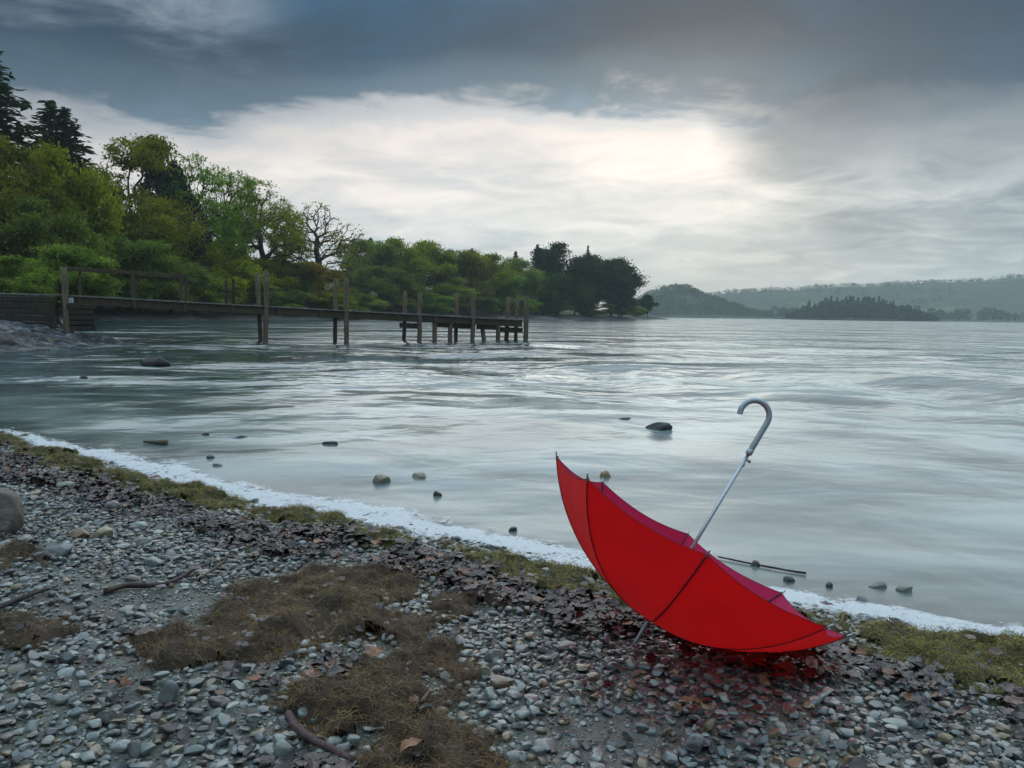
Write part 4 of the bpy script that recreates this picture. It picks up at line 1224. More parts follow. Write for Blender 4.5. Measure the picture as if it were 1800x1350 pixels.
# ------------------------------------------------------------------ beach cover
def poly_w(pl_):
    return np.array([ground(x, y)[:2] for x, y in pl_])
MAT_BROWN = {
 'a': [(228, 1150), (300, 1105), (360, 1080), (440, 1036), (540, 1008), (640, 1000), (705, 1010), (715, 1050), (690, 1100), (655, 1130), (590, 1135), (520, 1160), (430, 1178), (330, 1168), (270, 1172)],
 'b': [(462, 1268), (500, 1232), (560, 1215), (610, 1185), (660, 1150), (700, 1105), (740, 1082), (775, 1090), (800, 1130), (835, 1178), (800, 1225), (775, 1290), (830, 1320), (885, 1365), (880, 1420), (690, 1420), (650, 1365), (585, 1312), (520, 1290)],
 'c': [(-60, 1085), (60, 1090), (122, 1092), (112, 1118), (40, 1130), (-60, 1140)],
 'd': [(-60, 970), (30, 974), (72, 980), (68, 992), (20, 1000), (-60, 1006)],
 'e': [(758, 1052), (800, 1045), (850, 1050), (872, 1072), (820, 1088), (768, 1084)]}
MAT_GREEN = {
 'f': [(-60, 758), (20, 764), (44, 776), (30, 784), (-60, 786)],
 'g': [(44, 790), (120, 800), (180, 826), (190, 842), (140, 834), (60, 810)],
 'h': [(195, 838), (260, 848), (330, 858), (385, 872), (425, 886), (410, 900), (350, 892), (270, 872), (210, 856)],
 'i': [(460, 906), (520, 898), (570, 902), (620, 925), (700, 944), (690, 962), (620, 950), (550, 926), (480, 922)],
 'j': [(780, 962), (850, 976), (940, 996), (1010, 1012), (1070, 1030), (1120, 1058), (1110, 1080), (1040, 1058), (960, 1036), (900, 1020), (830, 990)],
 'k': [(1395, 1072), (1440, 1080), (1450, 1098), (1400, 1094)],
 'l': [(1500, 1118), (1570, 1112), (1660, 1124), (1740, 1130), (1860, 1124), (1860, 1236), (1760, 1228), (1670, 1192), (1590, 1168), (1520, 1150)]}
LEAF_ZONES = [
 ([(-60, 790), (60, 815), (180, 845), (330, 895), (430, 930), (600, 935), (720, 965), (900, 1022), (1060, 1062), (1150, 1105), (1130, 1140), (1000, 1118), (880, 1070), (760, 1030), (640, 1000), (480, 985), (400, 955), (250, 922), (100, 872), (-60, 845)], 1.0),
 ([(1480, 1150), (1560, 1165), (1680, 1200), (1860, 1240), (1860, 1340), (1700, 1290), (1560, 1240), (1460, 1190)], 0.55),
 ([(380, 1165), (520, 1165), (640, 1150), (640, 1200), (520, 1225), (450, 1250), (330, 1240)], 0.6),
 ([(500, 1290), (580, 1310), (640, 1350), (640, 1420), (430, 1420), (420, 1330)], 0.45),
 ([(230, 1240), (330, 1230), (360, 1290), (250, 1310)], 0.4),
 ([(1180, 1140), (1480, 1150), (1560, 1230), (1400, 1210), (1200, 1190)], 0.5)]
SAND = [[(30, 1050), (150, 1010), (290, 1015), (400, 1045), (420, 1070), (250, 1085), (100, 1075)],
        [(60, 1180), (200, 1160), (290, 1160), (320, 1200), (220, 1215), (100, 1210)],
        [(930, 1250), (1100, 1260), (1150, 1300), (1000, 1320), (880, 1290)], [(600, 1160), (690, 1140), (690, 1170), (620, 1180)]]
Wb = {k: poly_w(v) for k, v in MAT_BROWN.items()}
Wg = {k: poly_w(v) for k, v in MAT_GREEN.items()}
Wl = [(poly_w(v), d) for v, d in LEAF_ZONES]
Wsand = [poly_w(v) for v in SAND]
def zone(P, polys, soft=0.08):
    r = np.full(len(P), -9.0)
    for q in polys:
        r = np.maximum(r, sdf(P, q))
    return r + (fbm(P[:, 0] * 9, P[:, 1] * 9, 3, 21) - 0.5) * soft * 2
def in_view(P, z, mx_=90):
    q = project(np.column_stack([P, z]))
    return (q[:, 0] > -mx_) & (q[:, 0] < 1800 + mx_) & (q[:, 1] > 735) & (q[:, 1] < 1350 + mx_ * 1.2) & (P[:, 1] > 0.9)

# ---- pebble shapes: rounded slates with broken faces
def pebble_shape(seed, ico, flat=(0.22, 0.48), cuts=9, lump=0.06):
    r = np.random.default_rng(seed)
    V = ico[0].copy()
    V = np.sign(V) * np.abs(V) ** 0.9
    V = V * np.array([1, r.uniform(0.58, 0.92), r.uniform(*flat)])
    for k in range(cuts):
        n_ = r.normal(size=3) * np.array([1, 1, 0.7]); n_ /= np.linalg.norm(n_)
        sup = (V @ n_).max(); off = sup * r.uniform(0.55, 0.86)
        ex = np.maximum(0, V @ n_ - off)
        V = V - n_ * ex[:, None] * 0.93
    f_ = r.uniform(1.5, 3, 3); ph = r.uniform(0, 6, 3)
    V = V * (1 + lump * np.sin(V[:, :1] * f_[0] + ph[0]) * np.sin(V[:, 1:2] * f_[1] * 1.3 + ph[1]))
    return V - V.mean(0)
NTPL = 22
TP1 = [pebble_shape(900 + i, ICO1) for i in range(NTPL)]
TP0 = [pebble_shape(940 + i, ICO0, cuts=3) for i in range(NTPL)]
TP2 = [mesh_np('pebble', pebble_shape(900 + i, ICO2), ICO2[1], [M_pebble1], True) for i in range(NTPL)]

from collections import defaultdict
cell = 0.06
grid = defaultdict(list)
peb = []                                   # x, y, r, layer
def scatter(rmin, rmax, count, dens, overlap, layer, xr=(-6.2, 3.2), yr=(1.0, 8.2)):
    P = np.stack([RNG.uniform(*xr, count), RNG.uniform(*yr, count)], 1)
    zq = zb(P)
    P = P[in_view(P, zq)]
    s = shore_s(P)
    dn = dens(P, s)
    P = P[RNG.uniform(0, 1, len(P)) < dn]
    R = rmin + (rmax - rmin) * RNG.uniform(0, 1, len(P)) ** 1.8
    for (x, y), r in zip(P.tolist(), R.tolist()):
        cx, cy = int(x // cell), int(y // cell)
        ok = True
        for a in (cx - 1, cx, cx + 1):
            for b in (cy - 1, cy, cy + 1):
                for (x2, y2, r2, l2) in grid[(a, b)]:
                    if l2 == layer and (x - x2) ** 2 + (y - y2) ** 2 < (overlap * (r + r2)) ** 2:
                        ok = False; break
                if not ok: break
            if not ok: break
        if ok:
            grid[(cx, cy)].append((x, y, r, layer)); peb.append((x, y, r, layer))
mats_w = list(Wb.values()) + list(Wg.values())
def dens1(P, s):
    d = np.ones(len(P))
    d *= 1 - 0.72 * sm(zone(P, mats_w), -0.02, 0.03)
    lf = np.zeros(len(P))
    for q, k in Wl:
        lf = np.maximum(lf, k * sm(zone(P, [q]), -0.03, 0.05))
    d *= 1 - 0.35 * lf
    d *= 1 - 0.84 * sm(zone(P, Wsand, 0.12), -0.05, 0.07)
    d *= 1 - 0.55 * sm(fbm(P[:, 0] * 2.2, P[:, 1] * 2.2, 3, 90), 0.58, 0.72)
    d *= np.where(s < 0.02, 0.34 * np.exp(np.minimum(s, 0) * 5.0), 1.0)
    return d
def dens2(P, s):
    return dens1(P, s) * (s > 0.1) * 0.9
scatter(0.028, 0.042, 3600, lambda P, s: dens1(P, s) * 0.4, 0.72, 0)
scatter(0.016, 0.028, 60000, dens1, 0.62, 0)
scatter(0.010, 0.017, 80000, dens1, 0.62, 0)
scatter(0.013, 0.024, 42000, dens2, 0.72, 1)
scatter(0.0045, 0.009, 90000, lambda P, s: (0.35 + 0.65 * dens1(P, s)) * (P[:, 1] < 3.6) * (s > 0.05), 0.7, 0, (-2.6, 2.4), (1.1, 3.6))
PB = np.array(peb)
npb = len(PB)
pz = zb(PB[:, :2])
yaw = RNG.uniform(0, 6.28, npb); tl = RNG.normal(0, 0.20, npb) + np.where(PB[:, 3] == 1, RNG.normal(0, 0.30, npb), 0); ta = RNG.uniform(0, 6.28, npb)
rn_ = RNG.uniform(0, 1, npb)
rn_ = np.clip(rn_ * 0.85 + 0.15 * fbm(PB[:, 0] * 3, PB[:, 1] * 3, 2, 14), 0, 1)
tid = RNG.integers(0, NTPL, npb)
pzc = pz + PB[:, 2] * (0.16 + 0.50 * (PB[:, 3] == 1)) + RNG.uniform(-0.1, 0.25, npb) * PB[:, 2]
def rots(yaw, tl, ta):
    cz, sz = np.cos(yaw), np.sin(yaw)
    Rz_ = np.zeros((len(yaw), 3, 3)); Rz_[:, 0, 0] = cz; Rz_[:, 0, 1] = -sz; Rz_[:, 1, 0] = sz; Rz_[:, 1, 1] = cz; Rz_[:, 2, 2] = 1
    kx, ky = np.cos(ta), np.sin(ta); c, s = np.cos(tl), np.sin(tl)
    T = np.zeros_like(Rz_)
    T[:, 0, 0] = c + kx * kx * (1 - c); T[:, 0, 1] = kx * ky * (1 - c); T[:, 0, 2] = ky * s
    T[:, 1, 0] = kx * ky * (1 - c); T[:, 1, 1] = c + ky * ky * (1 - c); T[:, 1, 2] = -kx * s
    T[:, 2, 0] = -ky * s; T[:, 2, 1] = kx * s; T[:, 2, 2] = c
    return T @ Rz_
RM = rots(yaw, tl, ta)
pxs = PB[:, 2] / PB[:, 1] * (0.7 + 0.5 * (PB[:, 3] == 1)) 
qv = project(np.column_stack([PB[:, :2], pzc]))
vis = (qv[:, 0] > 5) & (qv[:, 0] < 1795) & (qv[:, 1] < 1345)
# not under the umbrella or the mats
single = np.argsort(-np.where(vis, pxs, 0))[:300]
is_single = np.zeros(npb, bool); is_single[single] = True
for i in single:
    o = obj('pebble', TP2[tid[i]], beach)
    Rm = Matrix([list(r) for r in (RM[i] * PB[i, 2])])
    o.matrix_world = Matrix.Translation((PB[i, 0], PB[i, 1], pzc[i])) @ Rm.to_4x4()
# the rest of the shingle as one mass
Vs, Fs, As = [], [], []
off = 0
near = (PB[:, 1] < 4.0) & (PB[:, 2] > 0.0125)
for lod, TP, ico in ((True, TP1, ICO1), (False, TP0, ICO0)):
    for k in range(NTPL):
        idx = np.where((tid == k) & (near == lod) & ~is_single)[0]
        if not len(idx): continue
        V = np.einsum('nij,vj->nvi', RM[idx], TP[k]) * PB[idx, 2][:, None, None] + np.column_stack([PB[idx, :2], pzc[idx]])[:, None]
        nv = len(TP[k])
        F = ico[1][None] + (np.arange(len(idx)) * nv)[:, None, None] + off
        Vs.append(V.reshape(-1, 3)); Fs.append(F.reshape(-1, 3)); As.append(np.repeat(rn_[idx], nv)); off += nv * len(idx)
gm = mesh_np('gravel', np.concatenate(Vs), np.concatenate(Fs), [M_pebble], True, {'rnd': ('FLOAT', np.concatenate(As))})
gm.set_sharp_from_angle(angle=math.radians(38))
obj('gravel', gm, beach, kind='stuff')
for me in TP2:
    me.set_sharp_from_angle(angle=math.radians(34))
print('PEBBLES', npb, near.sum(), 'TRIS', len(gm.polygons))

# ---- washed-up weed: matted mounds with loose strands
def weed_mat(name, stops):
    m, t = mat(name)
    fac = t.n('ShaderNodeAttribute', attribute_name='rnd').outputs['Fac']
    pos = t.n('ShaderNodeNewGeometry').outputs['Position']
    c = t.ramp(fac, stops)
    c = t.mix(1.0, c, t.ramp(t.noise(pos, 14, 4, 0.6), [(0.3, (0.55, 0.55, 0.55)), (0.7, (1.4, 1.35, 1.3))]), 'MULTIPLY')
    s = principled(t, c, 0.6, **{'Specular IOR Level': 0.35})
    out(t, s)
    return m
M_weedb = weed_mat('brown_weed', [(0.0, (0.016, 0.011, 0.007)), (0.40, (0.066, 0.040, 0.015)), (0.8, (0.175, 0.100, 0.034)), (1.0, (0.29, 0.25, 0.07))])
M_weedg = weed_mat('olive_weed', [(0.0, (0.022, 0.022, 0.007)), (0.40, (0.085, 0.075, 0.011)), (0.8, (0.235, 0.195, 0.024)), (1.0, (0.38, 0.37, 0.05))])
def mound(P, poly, hmax, soft, seed):
    d = sdf(P, poly) + (0.045 if seed < 640 or seed == 646 else 0.075) - 0.16 * sm(fbm(P[:, 0] * 10 + 3, P[:, 1] * 10, 3, seed + 40), 0.56, 0.72) + (fbm(P[:, 0] * 7, P[:, 1] * 7, 4, seed, 0.65) - 0.5) * 0.26
    h = sm(d, 0.0, soft) * hmax * (0.1 + 2.2 * sm(fbm(P[:, 0] * 9, P[:, 1] * 9, 3, seed + 3), 0.3, 0.75))
    h += sm(d, 0.0, 0.03) * 0.012 * fbm(P[:, 0] * 60, P[:, 1] * 60, 2, seed + 9)
    return h, d
def weed(name, label, poly, m, hmax, n_m2, length, width, seed, soft=0.12):
    r = np.random.default_rng(seed)
    lo = poly.min(0) - 0.28; hi = poly.max(0) + 0.28
    st = 0.013
    xs = np.arange(lo[0], hi[0], st); ys = np.arange(lo[1], hi[1], st)
    X, Y = np.meshgrid(xs, ys); q = np.stack([X.ravel(), Y.ravel()], 1)
    h, d = mound(q, poly, hmax, soft, seed)
    z = zb(q) + h - 0.012 + 0.010 * sm(d, 0, 0.03)
    ii = (np.arange(len(ys) - 1)[:, None] * len(xs) + np.arange(len(xs) - 1)[None]).ravel()
    F = np.stack([ii, ii + 1, ii + len(xs) + 1, ii + len(xs)], 1)
    F = F[(d[F] > -0.012).all(1)]
    us = np.unique(F); rm_ = np.full(len(q), -1); rm_[us] = np.arange(len(us))
    V0 = np.column_stack([q, z])[us]; F0 = rm_[F]; A0 = 0.08 + 0.22 * r.uniform(0, 1, len(V0))
    # strands
    area = len(F) * st * st
    n = int(area * n_m2)
    P = np.stack([r.uniform(lo[0], hi[0], n * 7), r.uniform(lo[1], hi[1], n * 7)], 1)
    h, d = mound(P, poly, hmax, soft, seed)
    thick = fbm(P[:, 0] * 14, P[:, 1] * 14, 2, seed + 5)
    ok = (d > -0.035) & (r.uniform(0, 1, len(P)) < sm(d, -0.035, 0.04) * (0.35 + thick))
    P = P[ok][:n]; h = h[ok][:n]; n = len(P)
    C = np.column_stack([P, zb(P) + h - 0.004 + r.uniform(0, 0.006, n)])
    a = r.uniform(0, 6.28, n); L = length * r.uniform(0.45, 1.4, n)
    seg = 3
    w_ = width * r.uniform(0.6, 1.3, n)
    pts_ = [C]; cur = C.copy(); up = r.uniform(0.0, 0.75, n)
    for k in range(seg):
        d3 = np.stack([np.cos(a), np.sin(a), up], 1)
        cur = cur + d3 * (L / seg)[:, None]
        pts_.append(cur.copy()); a = a + r.normal(0, 0.8, n); up = up - r.uniform(0.2, 0.7, n)
    PP = np.stack(pts_, 1)                                   # n, seg+1, 3
    sd = np.stack([-np.sin(a), np.cos(a), 0 * a], 1)[:, None] * w_[:, None, None] * np.array([0.8, 1, 0.9, 0.25])[None, :, None]
    V = np.concatenate([PP + sd, PP - sd], 1).reshape(-1, 3)
    k = seg + 1
    b = np.arange(n)[:, None] * 2 * k
    F1 = np.concatenate([np.stack([b[:, 0] + j, b[:, 0] + j + 1, b[:, 0] + k + j + 1, b[:, 0] + k + j], 1) for j in range(seg)])
    A1 = np.repeat(np.clip(r.uniform(0.15, 0.9, n) + 0.25 * (thick[ok][:n] - 0.5) + (r.uniform(0, 1, n) < 0.04) * 0.3, 0, 1), 2 * k)
    obj(name, mesh_np(name, np.concatenate([V0, V]), np.concatenate([F0, F1 + len(V0)]), [m], False, {'rnd': ('FLOAT', np.concatenate([A0, A1]))}), kind='stuff', label=label)
LB = {'a': 'large brown mat of washed-up weed on the shingle', 'b': 'brown weed mat running down to the bottom of the picture', 'c': 'brown weed patch at the lower picture edge',
      'd': 'thin weed patch just below the big boulder', 'e': 'small brown weed tuft between leaf litter and pebbles'}
for i, (k, q) in enumerate(Wb.items()):
    weed('brown_weed', LB[k], q, M_weedb, 0.021, 38000, 0.038, 0.00065, 600 + i)
LG = {'f': 'olive moss patch where the foam line leaves the picture', 'g': 'thin olive weed strip above the big boulder', 'h': 'olive weed bank along the widest foam',
      'i': 'low olive weed hump below the narrow foam', 'j': 'long olive weed strip leading to the umbrella', 'k': 'olive weed behind the lower umbrella rim', 'l': 'broad olive weed carpet beside the umbrella tip'}
for i, (k, q) in enumerate(Wg.items()):
    weed('olive_weed', LG[k], q, M_weedg, 0.020 if k != 'l' else 0.016, 21000 if k != 'l' else 28000, 0.042, 0.0011 if k != 'l' else 0.0009, 640 + i, 0.07)

# ---- wet fallen leaves
m, t = mat('wet_leaf')
fac = t.n('ShaderNodeAttribute', attribute_name='rnd').outputs['Fac']
oi = t.n('ShaderNodeObjectInfo').outputs['Random']
isobj = t.n('ShaderNodeAttribute', attribute_name='single').outputs['Fac']
ff = t.n('ShaderNodeMix', {0: isobj, 2: fac, 3: oi}, data_type='FLOAT').outputs[0]
LEAF_STOPS = [(0.0, (0.010, 0.007, 0.008)), (0.35, (0.026, 0.017, 0.018)), (0.6, (0.050, 0.026, 0.020)), (0.78, (0.080, 0.055, 0.055)), (0.86, (0.11, 0.04, 0.016)), (0.93, (0.19, 0.065, 0.015)), (1.0, (0.14, 0.09, 0.08))]
c = t.ramp(ff, LEAF_STOPS)
pos = t.n('ShaderNodeNewGeometry').outputs['Position']
n1 = t.noise(pos, 60, 4, 0.6)
c = t.mix(1.0, c, t.ramp(n1, [(0.3, (0.6, 0.6, 0.6)), (0.7, (1.35, 1.35, 1.35))]), 'MULTIPLY')
out(t, principled(t, c, 0.24, t.bump(n1, 0.35, 0.003), **{'Specular IOR Level': 0.6}))
M_wleaf = m
def leaf_shape(seed):
    r = np.random.default_rng(seed)
    ns, nt = 8, 5
    s = np.linspace(0, 1, ns); tt = np.linspace(-1, 1, nt)
    wd = np.sin(np.pi * s ** r.uniform(0.75, 1.1)) ** 0.8 * r.uniform(0.26, 0.42)
    wd = wd * (1 + r.uniform(0, 0.22) * np.sin(s * 6.28 * r.integers(2, 5) + r.uniform(0, 6)))
    S, T = np.meshgrid(s, tt, indexing='ij')
    cu, bn, tw = r.uniform(-0.2, 0.4), r.uniform(-0.3, 0.35), r.uniform(-0.5, 0.5)
    X = S - 0.5; Y = T * wd[:, None]
    Z = cu * T ** 2 * wd[:, None] * 1.3 + bn * (S - 0.5) ** 2 + tw * (S - 0.5) * Y + 0.03 * np.sin(S * 9 + T * 3 + seed) + r.normal(0, 0.028, S.shape)
    idx = np.arange(ns * nt).reshape(ns, nt)
    F = np.stack([idx[:-1, :-1], idx[1:, :-1], idx[1:, 1:], idx[:-1, 1:]], -1).reshape(-1, 4)
    return np.stack([X.ravel(), Y.ravel(), (Z - Z.min() * 0.5).ravel()], 1), F
LT = [leaf_shape(i) for i in range(12)]
LTM = [mesh_np('fallen_leaf', v, f, [M_wleaf], True, {'single': ('FLOAT', np.ones(len(v))), 'rnd': ('FLOAT', np.zeros(len(v)))}) for v, f in LT]
nL = 190000
P = np.stack([RNG.uniform(-6.2, 3.2, nL), RNG.uniform(1.0, 8.2, nL)], 1)
P = P[in_view(P, zb(P))]
lf = np.zeros(len(P)); mw = zone(P, mats_w)
for q, k in Wl:
    lf = np.maximum(lf, k * sm(zone(P, [q], 0.1), -0.04, 0.06))
cl = sm(fbm(P[:, 0] * 5, P[:, 1] * 5, 3, 33), 0.36, 0.58)
s = shore_s(P)
dn = (0.008 + 0.04 * sm(mw, -0.01, 0.03) + lf * (0.12 + 0.88 * cl)) * (1 - 0.72 * sm(mw, -0.01, 0.03)) * (s > 0.05)
P = P[RNG.uniform(0, 1, len(P)) < dn * 0.8]
nL = len(P)
Ll = 0.026 + 0.040 * RNG.uniform(0, 1, nL) ** 1.4
lyaw = RNG.uniform(0, 6.28, nL); ltl = RNG.normal(0, 0.26, nL); lta = RNG.uniform(0, 6.28, nL)
LR = rots(lyaw, ltl, lta)
mh = np.zeros(nL)
for q in list(Wb.values()) + list(Wg.values()):
    mh = np.maximum(mh, np.where(sdf(P, q) > -0.02, 0.010, 0))
lz = zb(P) + 0.016 + RNG.uniform(0, 0.030, nL) + mh
lid = RNG.integers(0, len(LT), nL)
lrn = np.clip(RNG.uniform(0, 1, nL) ** 1.5, 0, 1)
q = project(np.column_stack([P, lz]))
vis = (q[:, 0] > 5) & (q[:, 0] < 1795) & (q[:, 1] < 1340)
sing = np.argsort(-np.where(vis, Ll / P[:, 1], 0))[:300]
iss = np.zeros(nL, bool); iss[sing] = True
for i in sing:
    o = obj('fallen_leaf', LTM[lid[i]], beach)
    o.matrix_world = Matrix.Translation((P[i, 0], P[i, 1], lz[i])) @ Matrix([list(r) for r in LR[i] * Ll[i]]).to_4x4()
Vs, Fs, As = [], [], []; off = 0
for k in range(len(LT)):
    idx = np.where((lid == k) & ~iss)[0]
    if not len(idx): continue
    V = np.einsum('nij,vj->nvi', LR[idx], LT[k][0]) * Ll[idx][:, None, None] + np.column_stack([P[idx], lz[idx]])[:, None]
    nv = len(LT[k][0])
    Vs.append(V.reshape(-1, 3)); Fs.append((LT[k][1][None] + (np.arange(len(idx)) * nv)[:, None, None] + off).reshape(-1, 4)); As.append(np.repeat(lrn[idx], nv)); off += nv * len(idx)
Vs = np.concatenate(Vs)
obj('leaf_litter', mesh_np('leaf_litter', Vs, np.concatenate(Fs), [M_wleaf], True, {'rnd': ('FLOAT', np.concatenate(As)), 'single': ('FLOAT', np.zeros(len(Vs)))}), beach, kind='stuff')

# ---- foam along the water's edge
m, t = mat('foam')
pos = t.n('ShaderNodeNewGeometry').outputs['Position']
ed = t.n('ShaderNodeAttribute', attribute_name='edge').outputs['Fac']
n1 = t.noise(pos, 7, 6, 0.68, 0.6); n2 = t.noise(pos, 140, 3, 0.6)
vo = t.n('ShaderNodeTexVoronoi', {'Vector': pos, 'Scale': 160.0}).outputs[0]
a = t.m('ADD', ed, t.m('ADD', t.m('MULTIPLY', t.m('SUBTRACT', n1, 0.5), 3.2), t.m('MULTIPLY', t.m('SUBTRACT', n2, 0.5), 0.5)))
lace = t.sstep(t.n('ShaderNodeTexVoronoi', {'Vector': t.vm('ADD', pos, t.vm('MULTIPLY', t.noise(pos, 12, 3, 0.6, 0, True), (0.08, 0.08, 0.0))), 'Scale': 26.0}, feature='DISTANCE_TO_EDGE').outputs[0], 0.32, 0.02)
al = t.m('MULTIPLY', t.sstep(t.m('ADD', a, t.m('MULTIPLY', lace, 0.35)), 0.38, 1.10), 0.93)
c = t.mix(t.sstep(vo, 0.0, 0.5), (0.36, 0.40, 0.42), (0.70, 0.74, 0.76))
sh = principled(t, c, 0.5, t.bump(t.m('ADD', t.m('MULTIPLY', vo, 0.5), n2), 0.6, 0.004))
tr = t.n('ShaderNodeBsdfTransparent')
out(t, t.n('ShaderNodeMixShader', {0: al, 1: tr.outputs[0], 2: sh}).outputs[0])
FO, FI = extend(fo), extend(fi)
def resample(Pl, n):
    d = np.concatenate([[0], np.cumsum(np.linalg.norm(np.diff(Pl, axis=0), axis=1))])
    return d, Pl
cum = np.concatenate([[0], np.cumsum(np.linalg.norm(np.diff(mid, axis=0), axis=1))])
tot = cum[-1]
nu, nv = 760, 30
uu = np.linspace(-1.0, tot + 0.8, nu)
def along(Pl):
    ext = np.vstack([Pl[0] + dl * 1.2, Pl, Pl[-1] + dr * 1.0]); cu = np.concatenate([[-1.2], cum, [tot + 1.0]])
    xy = np.stack([np.interp(uu, cu, ext[:, c]) for c in range(2)], 1)
    k = np.ones(25) / 25
    pad = np.vstack([np.repeat(xy[:1], 12, 0), xy, np.repeat(xy[-1:], 12, 0)])
    return np.stack([np.convolve(pad[:, c], k, 'valid') for c in range(2)], 1)
A_, B_ = along(fo), along(fi)
wv = np.linspace(-0.35, 1.3, nv)
jit = (fbm(uu * 3.0, uu * 0, 4, 71) - 0.5)[:, None] * 0.5
XY = A_[:, None] + (B_ - A_)[:, None] * (wv[None, :] + jit)[..., None]
q = XY.reshape(-1, 2)
wdt = (0.42 + 0.5 * sm(fbm(uu * 1.7, uu * 0 + 3, 3, 19), 0.3, 0.7))[:, None]
edge = (np.clip(1 - np.abs((wv[None] - 0.45) / wdt), 0, 1) * 1.4).ravel()
edge = np.minimum(edge, 1.0)
hf = edge * (0.003 + 0.012 * fbm(q[:, 0] * 30, q[:, 1] * 30, 3, 55))
z = np.maximum(zb(q), 0.006) + 0.003 + hf
idx = np.arange(nu * nv).reshape(nu, nv)
F = np.stack([idx[:-1, :-1], idx[1:, :-1], idx[1:, 1:], idx[:-1, 1:]], -1).reshape(-1, 4)
obj('foam', mesh_np('foam', np.column_stack([q, z]), F, [m], True, {'edge': ('FLOAT', edge)}), kind='stuff', label='white foam line where the small waves reach the shingle')

# ------------------------------------------------------------------ stones that stand out
ICO3 = icosphere(3)
def stone(label, px, py, w_px, h_px, col, seed, water=False, moss=None, yaw=None, cuts=8, tilt=0.0, name='stone', sink=0.25, rough=0.42, deep=0.7):
    r = np.random.default_rng(seed)
    if water:
        sink = 0.9; rough = 0.6
    p = at_z(px, py, 0.0) if water else ground(px, py)
    Y = p[1]; wm = w_px / FPX * Y; hm = h_px / FPX * Y
    V = pebble_shape(seed, ICO3, (0.75, 0.95), cuts, 0.08)
    V = V / np.abs(V).max(0)
    n_ = fbm(V[:, 0] * 3 + seed, V[:, 1] * 3 + V[:, 2] * 2, 3, seed)[:, None]
    V = V * (0.93 + 0.14 * n_)
    V = V * np.array([wm / 2, wm / 2 * deep, hm * (0.5 + sink * 0.5) / 1.0])
    me = mesh_np(name, V, ICO3[1], [stone_mat(name + '_surface', 'obj', col, rough, moss, 0.8 if wm < 0.2 else 0.35, 0.0 if name != 'stone' else 0.7)], True)
    o = obj(name, me, None, (p[0], p[1] + wm * 0.1, p[2] + hm * 0.5 * (1 - sink)), label, 'stone' if name == 'stone' else 'rock')
    o.rotation_euler = (r.uniform(-0.08, 0.08), tilt, yaw if yaw is not None else r.uniform(-0.3, 0.3))
    return o
MS = ((0.07, 0.075, 0.018), 0.0)
stone('large grey mossy boulder half out of the picture at its edge', -12, 938, 84, 80, (0.115, 0.105, 0.085), 1, moss=((0.06, 0.055, 0.02), -0.02), name='boulder', deep=0.9, sink=0.4)
stone('orange-brown rounded stone touching the pale yellow angular stone', 138, 949, 34, 20, (0.20, 0.12, 0.065), 2)
stone('pale yellow-green angular stone on the shingle near the boulder', 180, 949, 44, 22, (0.33, 0.31, 0.19), 3, moss=((0.13, 0.14, 0.05), -0.08), cuts=12)
stone('flat dark grey block of stone below the boulder', 97, 978, 58, 24, (0.12, 0.13, 0.14), 4, cuts=12)
stone('whitish flat stone beside the dark leaf litter', 241, 931, 32, 15, (0.36, 0.40, 0.38), 5)
stone('smooth mauve-grey domed stone among dark leaves', 196, 896, 28, 16, (0.19, 0.18, 0.185), 6, cuts=4)
stone('green-grey flat stone just inland of the boulder top', 114, 862, 42, 16, (0.15, 0.16, 0.12), 7)
stone('grey-green flat stone near the bent stick', 267, 995, 36, 16, (0.18, 0.215, 0.21), 8)
stone('grey humped stone behind the bent stick', 246, 962, 34, 17, (0.17, 0.18, 0.17), 9)
stone('upright leaning grey wedge stone with smooth shiny face', 294, 1243, 36, 54, (0.17, 0.19, 0.19), 10, tilt=0.5, cuts=9, deep=0.5)
stone('dark olive angular stone below the leaning wedge stone', 186, 1274, 40, 26, (0.075, 0.085, 0.07), 11, cuts=12)
stone('dark slate stone on the sand by the brown weed patch', 119, 1166, 34, 20, (0.06, 0.072, 0.08), 12, cuts=10)
stone('large pale grey angular stone at the bottom below the umbrella', 1222, 1326, 44, 40, (0.19, 0.20, 0.19), 13, cuts=12)
stone('light brown-grey boulder-like stone beside the brown weed', 870, 1165, 40, 26, (0.20, 0.205, 0.18), 14, cuts=9)
stone('yellowish square stone at the edge of the weed mat', 852, 1195, 28, 26, (0.24, 0.22, 0.15), 15, cuts=11)
stone('big pale rounded stone half covered by dark leaves near the stick', 500, 1332, 42, 32, (0.26, 0.29, 0.26), 16, cuts=4)
stone('white twin-lobed stone in the gap of the weed mats', 645, 1185, 42, 14, (0.36, 0.38, 0.34), 17)
stone('pale angular stone upright at the weed edge', 676, 1112, 22, 22, (0.25, 0.26, 0.21), 18, cuts=12)
stone('pale lichened stone at the foam edge by the umbrella', 1481, 1068, 22, 13, (0.24, 0.23, 0.17), 19)
# rocks and stones standing in the water
W_ = dict(water=True)
stone('dark rounded rock in the bay before the jetty', 273, 642, 48, 17, (0.022, 0.020, 0.020), 30, name='rock', sink=0.4, **W_)
stone('small dark rock touching the rounded rock in the bay', 254, 641, 20, 8, (0.04, 0.04, 0.04), 31, name='rock', sink=0.4, **W_)
stone('tiny dark rock between outcrop and rounded rock', 147, 666, 15, 6, (0.035, 0.035, 0.035), 32, name='rock', sink=0.4, **W_)
stone('dark wedge rock in the lake beyond the umbrella', 1158, 756, 52, 15, (0.05, 0.055, 0.06), 33, name='rock', sink=0.4, cuts=12, **W_)
stone('low dark rock awash beside the wedge rock', 1100, 742, 36, 8, (0.04, 0.045, 0.048), 34, name='rock', sink=0.4, **W_)
stone('flat pale slab just breaking the water surface', 411, 769, 50, 6, (0.20, 0.21, 0.20), 35, sink=0.3, **W_)
